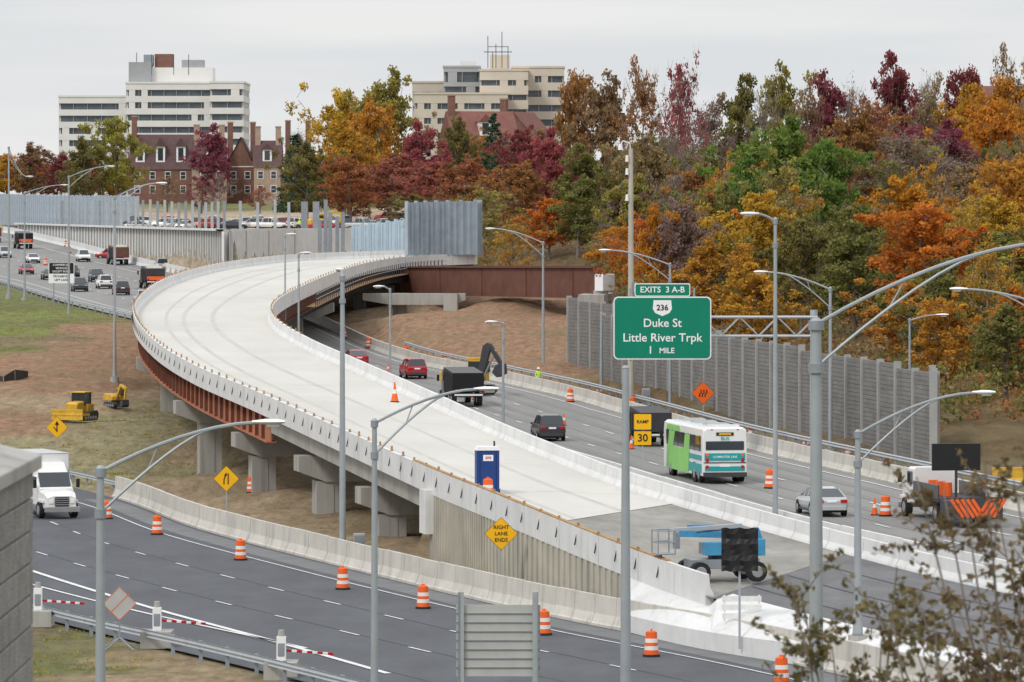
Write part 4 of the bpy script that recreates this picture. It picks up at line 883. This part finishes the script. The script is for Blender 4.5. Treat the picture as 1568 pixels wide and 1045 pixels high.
# ---------------------------------------------------------------- trees
LM={}
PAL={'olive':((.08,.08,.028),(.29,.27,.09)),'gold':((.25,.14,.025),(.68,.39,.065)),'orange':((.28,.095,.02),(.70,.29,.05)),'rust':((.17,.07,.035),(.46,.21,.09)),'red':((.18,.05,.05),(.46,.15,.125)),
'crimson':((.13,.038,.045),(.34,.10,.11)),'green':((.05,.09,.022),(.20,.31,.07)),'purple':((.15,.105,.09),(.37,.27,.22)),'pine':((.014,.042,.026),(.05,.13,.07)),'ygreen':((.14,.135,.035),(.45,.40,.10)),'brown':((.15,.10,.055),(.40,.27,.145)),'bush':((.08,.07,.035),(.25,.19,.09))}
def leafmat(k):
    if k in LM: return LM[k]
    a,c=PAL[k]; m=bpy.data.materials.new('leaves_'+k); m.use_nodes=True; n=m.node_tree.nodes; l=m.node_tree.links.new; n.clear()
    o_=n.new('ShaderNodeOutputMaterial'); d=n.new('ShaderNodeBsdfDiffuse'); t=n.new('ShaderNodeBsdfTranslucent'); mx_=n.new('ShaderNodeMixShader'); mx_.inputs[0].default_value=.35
    at=n.new('ShaderNodeAttribute'); at.attribute_name='leaf_tone'; oi=n.new('ShaderNodeObjectInfo'); cr_=n.new('ShaderNodeValToRGB'); cr_.color_ramp.elements[0].color=a+(1,); cr_.color_ramp.elements[1].color=c+(1,)
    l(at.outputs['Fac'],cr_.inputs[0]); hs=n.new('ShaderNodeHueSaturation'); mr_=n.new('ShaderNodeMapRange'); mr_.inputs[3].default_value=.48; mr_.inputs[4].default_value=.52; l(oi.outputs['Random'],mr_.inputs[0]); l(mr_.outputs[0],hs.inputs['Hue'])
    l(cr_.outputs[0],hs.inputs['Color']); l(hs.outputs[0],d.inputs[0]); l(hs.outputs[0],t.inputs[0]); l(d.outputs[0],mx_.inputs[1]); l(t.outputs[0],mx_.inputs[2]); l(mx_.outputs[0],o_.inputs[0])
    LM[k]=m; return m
def leaf_quads(centers,rad,per,size,rg,flat=.8):
    nC=len(centers); N=nC*per
    c=np.repeat(centers,per,0); d=rg.normal(size=(N,3)); d/=np.linalg.norm(d,axis=1)[:,None]; r=rg.random(N)**.6
    rr=np.repeat(rad,per) if np.ndim(rad) else rad
    p=c+d*(r*rr)[:,None]*np.array([1,1,flat])
    u=rg.normal(size=(N,3)); u/=np.linalg.norm(u,axis=1)[:,None]; v=np.cross(u,rg.normal(size=(N,3))); v/=np.linalg.norm(v,axis=1)[:,None]
    s=size*rg.uniform(.6,1.4,N)[:,None]
    q=np.stack([p-u*s,p+v*s*.6,p+u*s,p-v*s*.6],1)
    cr_=np.repeat(rg.random(nC),per); col=np.clip(.4*cr_+.35*rg.random(N)+.3*np.clip(d[:,2]*.5+.5,0,1),0,1)  # tone mixes random values with lightening towards each clump's top
    return q.reshape(-1,3),col
def finish_tree(name,woodmb,q,col,leafm):
    nv=len(woodmb.v); nq=len(q)//4
    vs=[tuple(v) for v in woodmb.v]+[tuple(v) for v in q]; fs=woodmb.f+[(nv+4*i,nv+4*i+1,nv+4*i+2,nv+4*i+3) for i in range(nq)]
    me=bpy.data.meshes.new(name); me.from_pydata(vs,[],fs); me.materials.append(leafm); me.materials.append(barkm)
    nw=len(woodmb.f); mi=[1]*nw+[0]*nq; me.polygons.foreach_set('material_index',mi)
    at=me.attributes.new('leaf_tone','FLOAT','FACE'); at.data.foreach_set('value',np.concatenate([np.zeros(nw),col]) if nq else np.zeros(nw))
    me.update(); return me
def tree_mesh(seed,per=44,nl=15,size=.27,H=15.,Rc=5.2,low=.22,twigs=True):
    rg=np.random.default_rng(seed); rn=random.Random(seed); mb=MB(); cen=[];rad=[]
    tp=[Vector((0,0,0))]
    for i in range(1,7): tp.append(Vector((rn.uniform(-.25,.25)*i*.5,rn.uniform(-.25,.25)*i*.5,H*.88*i/6)))
    mb.tube(tp,.28,barkm,7,.05)
    lob=[(rn.random()*6.28,rn.uniform(.7,1.2)) for _ in range(5)]
    for k in range(nl):
        f=low+(1-low)*(k+.5)/nl; z0=H*.88*(f*.85); i=min(5,int(z0/(H*.88)*6)); b0=tp[i].lerp(tp[i+1],z0/(H*.88)*6-i)
        a=k*2.4+rn.uniform(-.4,.4); prof=math.sin(math.pi*min(1,(f-low)/(1-low)*.80+.20))**.7
        ln=Rc*prof*rn.uniform(.7,1.15)*lob[k%5][1]; up=rn.uniform(.25,.8)*(.4+f)
        tip=b0+Vector((math.cos(a)*ln,math.sin(a)*ln,ln*up+.8)); mid=b0.lerp(tip,.5)+Vector((0,0,-.25*ln*.3))
        mb.tube([b0,mid,tip],.10*(1.2-f)+.03,barkm,5,.025)
        ns=rn.randint(7,9)
        for j in range(ns):
            s=rn.uniform(.3,1.05); q=(b0.lerp(mid,s*2) if s<.5 else mid.lerp(tip,(s-.5)*2)); aa=rn.random()*6.28; l2=rn.uniform(.5,1.8)*(.5+prof*.6)
            e=q+Vector((math.cos(aa)*l2,math.sin(aa)*l2,rn.uniform(-.5,1.2)))
            if twigs: mb.cyl(q,e,.03,.01,barkm,3,caps=False)
            if twigs=='many':
                for _ in range(6): e2=e+Vector((rn.uniform(-.9,.9),rn.uniform(-.9,.9),rn.uniform(-.1,1.2))); mb.cyl(e,e2,.018,.006,barkm,3,caps=False)
            cen.append(e); rad.append(rn.uniform(.5,1.15))
    for _ in range(6): cen.append(tp[-1]+Vector((rn.uniform(-1,1),rn.uniform(-1,1),rn.uniform(-.8,1.3)))); rad.append(rn.uniform(.5,.9))
    cen=np.array([tuple(c) for c in cen]); rad=np.array(rad)
    q,col=leaf_quads(cen,rad,per,size,rg)
    return finish_tree('tree_mesh',mb,q,col,leafmat('olive'))
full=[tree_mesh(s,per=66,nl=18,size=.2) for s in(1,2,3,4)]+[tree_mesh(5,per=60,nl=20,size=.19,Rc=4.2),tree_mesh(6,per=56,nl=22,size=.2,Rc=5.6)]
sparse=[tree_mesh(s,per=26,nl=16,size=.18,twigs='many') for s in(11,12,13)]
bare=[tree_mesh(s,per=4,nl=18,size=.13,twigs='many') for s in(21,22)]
def conifer_mesh(seed):
    rg=np.random.default_rng(seed); rn=random.Random(seed); mb=MB(); mb.cyl((0,0,0),(0,0,14.5),.25,.03,barkm,7); cen=[];rad=[]
    for k in range(30):
        z=1.0+13.6*k/30; r=3.4*(1-(z/15.2))**.8
        for j in range(max(4,int(14*(1-z/16)))):
            a=rn.random()*6.28; rr=r*rn.uniform(.5,1.08); cen.append((math.cos(a)*rr,math.sin(a)*rr,z-rr*.18)); rad.append(.4+.35*(1-z/15))
            if rn.random()<.4: mb.cyl((0,0,z),cen[-1],.04,.015,barkm,3,caps=False)
    q,col=leaf_quads(np.array(cen),np.array(rad),36,.15,rg,.6); return finish_tree('conifer',mb,q,col,leafmat('pine'))
con=[conifer_mesh(31),conifer_mesh(32)]
cnt=[0]
def tree(x,y,ztop,wd,kind,colr,name=None):
    y*=D; cnt[0]+=1; rn=random.Random(cnt[0]*7)
    mesh=rn.choice({'full':full,'sparse':sparse,'bare':bare,'pine':con}[kind]); zb=tz(x,y)-.2; H=max(4,ztop-zb); href={'pine':15}.get(kind,15.6); wref=7 if kind=='pine' else 11.0
    nm=name or {'full':'autumn_tree','sparse':'autumn_tree','bare':'bare_tree','pine':'pine_tree'}[kind]
    ob=bpy.data.objects.new(nm,mesh); sc.collection.objects.link(ob); ob.location=(x,y,zb); sx=wd/wref; ob.scale=(sx,sx,H/href); ob.rotation_euler=(0,0,rn.random()*6.28)
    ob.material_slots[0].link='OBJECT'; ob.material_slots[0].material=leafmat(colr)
T=[(-78,515,38,13,'full','ygreen'),(-84,512,33,11,'full','olive'),(-60,525,36,11,'full','crimson'),(-42,505,33,9,'pine','pine'),(-39.5,503,29,7,'pine','pine'),(-36.5,500,25.5,4.5,'full','pine'),(-33,495,25,4.5,'full','pine'),(-56,500,26,8,'bare','purple'),(-60,505,24,8,'sparse','crimson'),(-52,640,40,11,'bare','purple'),(-67,508,25,7,'sparse','brown'),(-48,498,23,6,'sparse','rust'),
(-110,600,34,13,'full','brown'),(-118,610,32,12,'full','orange'),(-128,620,33,12,'full','rust'),(-100,580,31,10,'full','crimson'),(-95,570,29,9,'sparse','olive'),(-92,640,33,10,'full','rust'),
(-29,450,40.5,14.5,'full','gold'),(-21,445,43.5,14,'full','ygreen'),(-27,430,34,12,'full','gold'),(-15,425,33,11,'full','red'),(-19,410,27.5,13,'full','red'),(-25,405,27,10,'full','rust'),(-33,420,30,10,'full','olive'),(-9,430,34.5,8,'full','olive'),(-12,400,26,11,'full','red'),(-24,440,38,10,'full','gold'),
(-2.8,405,33.5,7,'pine','pine'),(1.5,400,31.5,9,'full','crimson'),(9,370,40,10,'full','rust'),(13,365,38.5,11,'full','brown'),(18,355,40.5,9,'sparse','rust'),(22.5,350,40.5,8,'sparse','red'),(27.5,365,35.5,11,'sparse','purple'),(32,370,39,10,'full','olive'),(37.5,368,40,9,'full','ygreen'),(44,365,38.5,10,'full','crimson'),(53,362,41,11,'full','crimson'),(59,368,40,8,'bare','purple'),(60,350,36.5,12,'full','gold'),(67,352,42,9,'sparse','brown'),(64,340,37,13,'full','gold'),(40,352,37,9,'sparse','brown'),(48,350,35,10,'sparse','rust'),(58,320,33,12,'full','orange'),(35,360,38,8,'bare','purple'),(47,362,38.5,8,'bare','purple'),(24,360,39,8,'bare','purple'),(63,360,40,9,'full','crimson'),(56,352,38,9,'sparse','brown'),
(28,266,28.5,14.5,'full','green'),(33,275,27,11,'full','green'),(24,262,24,9,'full','green'),(38,290,30,10,'full','rust'),(43,290,28,14,'sparse','purple'),(50,300,29,12,'full','crimson'),(22,232,20.5,9,'full','gold'),(25,226,18.5,8,'full','olive'),(17,226,16,9,'full','gold'),(20,215,14,8,'full','gold'),(34,215,19.5,11,'full','orange'),(29,222,17.5,9,'full','olive'),(38,205,13,9,'full','olive'),(42,212,16,10,'full','ygreen'),(36,235,22,10,'full','orange'),(46,235,24,12,'full','gold'),(52,250,26,12,'full','orange'),(43,228,20,9,'full','gold'),(39,218,17,8,'full','olive'),(25,245,21,9,'full','orange'),
(-3.5,325,21.5,11,'sparse','ygreen'),(-9,330,20.5,9,'bare','purple'),(4.5,320,20,8,'full','orange'),(8,318,22.5,9,'full','olive'),(9,335,27,10,'full','olive'),(13,300,22,10,'sparse','olive'),(16,310,27.5,10,'full','brown'),(1,345,25,10,'full','rust'),(-5,350,25.5,11,'full','rust'),(5,360,30,10,'full','red'),(20,320,30,9,'bare','purple'),(22,300,24,10,'full','rust'),(12,280,17.5,8,'sparse','gold'),(14,262,15,7,'sparse','olive'),(-14,375,20.5,9,'full','olive'),(0,312,17.5,7,'sparse','gold'),
(16,250,15.5,8,'sparse','rust'),(12,245,12.5,6,'sparse','ygreen'),(-8,365,22,9,'sparse','brown'),(-13,360,19,7,'bare','purple')]
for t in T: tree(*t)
rn=random.Random(99)
for i in range(130):
    y=rn.uniform(235,420); x=rn.uniform(12,y*.215); zg=tz(x,y*D); h=rn.uniform(9,16)
    tree(x,y,min(zg+h,18+(320-rn.uniform(110,150))*y/4000-1),rn.uniform(6,10),rn.choice(['full','sparse','full','bare','sparse']),rn.choice(['olive','brown','rust','purple','gold','olive','orange','brown','ygreen','olive']))
for i in range(34):
    x=rn.uniform(30,62); y=rn.uniform(172,240)
    tree(x if x>25+(230-y)*.08 else x+5,y,tz(x,y*D)+rn.uniform(7,12),rn.uniform(6,9),rn.choice(['full','full','sparse']),rn.choice(['olive','gold','ygreen','orange','olive']))
for i in range(40):
    x=rn.uniform(-200,-20); y=rn.uniform(600,680)
    if -126<x<-66 and y>640: y-=45
    tree(x,y,tz(x,y*D)+rn.uniform(8,13),rn.uniform(10,14),'full',rn.choice(['olive','rust','brown','gold','red']))
for i in range(34):
    x=rn.uniform(-10,110); y=rn.uniform(430,520); tree(x,y,tz(x,y*D)+rn.uniform(10,15),rn.uniform(10,14),rn.choice(['full','sparse']),rn.choice(['olive','rust','brown','gold','red','purple']))
rg=np.random.default_rng(5); N=9000
X=rg.uniform(-16,75,N); Y=rg.uniform(160,430,N)
keep=((X>9+(Y<250)*(250-Y)*.20)&(X<Y*.23))|((Y>318)&(X>-14)&(X<12))
keep&=~((Y<262)&(X<12))
X=X[keep];Y=Y[keep]*D; Zg=terrain(X,Y); cen=np.stack([X,Y,Zg+rg.uniform(.2,2.6,len(X))],1)
q,col=leaf_quads(cen,rg.uniform(.6,1.5,len(X)),30,.17,rg,.8)
for k,(nm,cc) in enumerate((('undergrowth','rust'),('undergrowth','olive'),('undergrowth','brown'),('undergrowth','olive'))):
    sel=np.repeat((np.arange(len(X))%4)==k,30); qq=q.reshape(-1,4,3)[sel].reshape(-1,3)
    me=finish_tree('undergrowth',MB(),qq,col[sel],leafmat(cc)); ob=bpy.data.objects.new(nm,me); sc.collection.objects.link(ob)
N=6000; X=rg.uniform(-60,8,N);Y=rg.uniform(80,300,N)*D
d=CPx[:,:2]; lab=np.array([c[3] for c in CP]); ii=((X[:,None]-d[None,:,0])**2+((Y[:,None]-d[None,:,1])/D)**2).argmin(1); k_=np.isin(lab[ii],['grass','bright','dull','straw'])
for S in(S_h,S_f,samples(ramp,0,4)):
    dd=(X[:,None]-S[None,:,0])**2+(Y[:,None]-S[None,:,1])**2; i=dd.argmin(1); k_&=(np.sqrt(dd[np.arange(len(X)),i])>S[i,3]+.9)
X=X[k_];Y=Y[k_]; cen=np.stack([X,Y,terrain(X,Y)+.04],1); q,col=leaf_quads(cen,np.full(len(X),.9),22,.06,rg,.1)
me=finish_tree('grass',MB(),q,col,leafmat('ygreen')); ob=bpy.data.objects.new('grass_tufts',me); sc.collection.objects.link(ob)
def shrub(x,y,zb,H,Rr,seed,name='foreground_shrub',colr='bush',nst=9,per=6):
    rn=random.Random(seed); rg=np.random.default_rng(seed); mb=MB(); cen=[]
    for k in range(nst):
        a=rn.random()*6.28; l_=Rr*rn.uniform(.3,1.1); h=H*rn.uniform(.6,1.05); p=Vector((rn.uniform(-.2,.2),rn.uniform(-.2,.2),0)); q=Vector((math.cos(a)*l_*.5,math.sin(a)*l_*.5,h*.6)); e=Vector((math.cos(a)*l_,math.sin(a)*l_,h)); mb.tube([p,q,e],.02,barkm,5,.006)
        for j in range(9):
            s=rn.uniform(.3,1); b0=p.lerp(q,s*2) if s<.5 else q.lerp(e,s*2-1); e2=b0+Vector((rn.uniform(-.5,.5),rn.uniform(-.3,.3),rn.uniform(-.1,.5))); mb.tube([b0,e2],.007,barkm,4,.003)
            for u in np.linspace(.2,1,5): cen.append(tuple(b0.lerp(e2,u)))
    q,col=leaf_quads(np.array(cen),.07,per,.034,rg); me=finish_tree(name,mb,q,col,leafmat(colr)); ob=bpy.data.objects.new(name,me); sc.collection.objects.link(ob); ob.location=(x,y,zb)
shrub(4.1,42,11.6,4.4,1.1,3); shrub(3.3,39,11.6,3.3,1.0,4); shrub(4.5,40,11.6,4.5,.7,6); shrub(2.9,43,11.6,3.3,.7,8); shrub(4.9,46,11.4,4.6,1.0,9)
print('trees',cnt[0],'objs',len(bpy.data.objects))
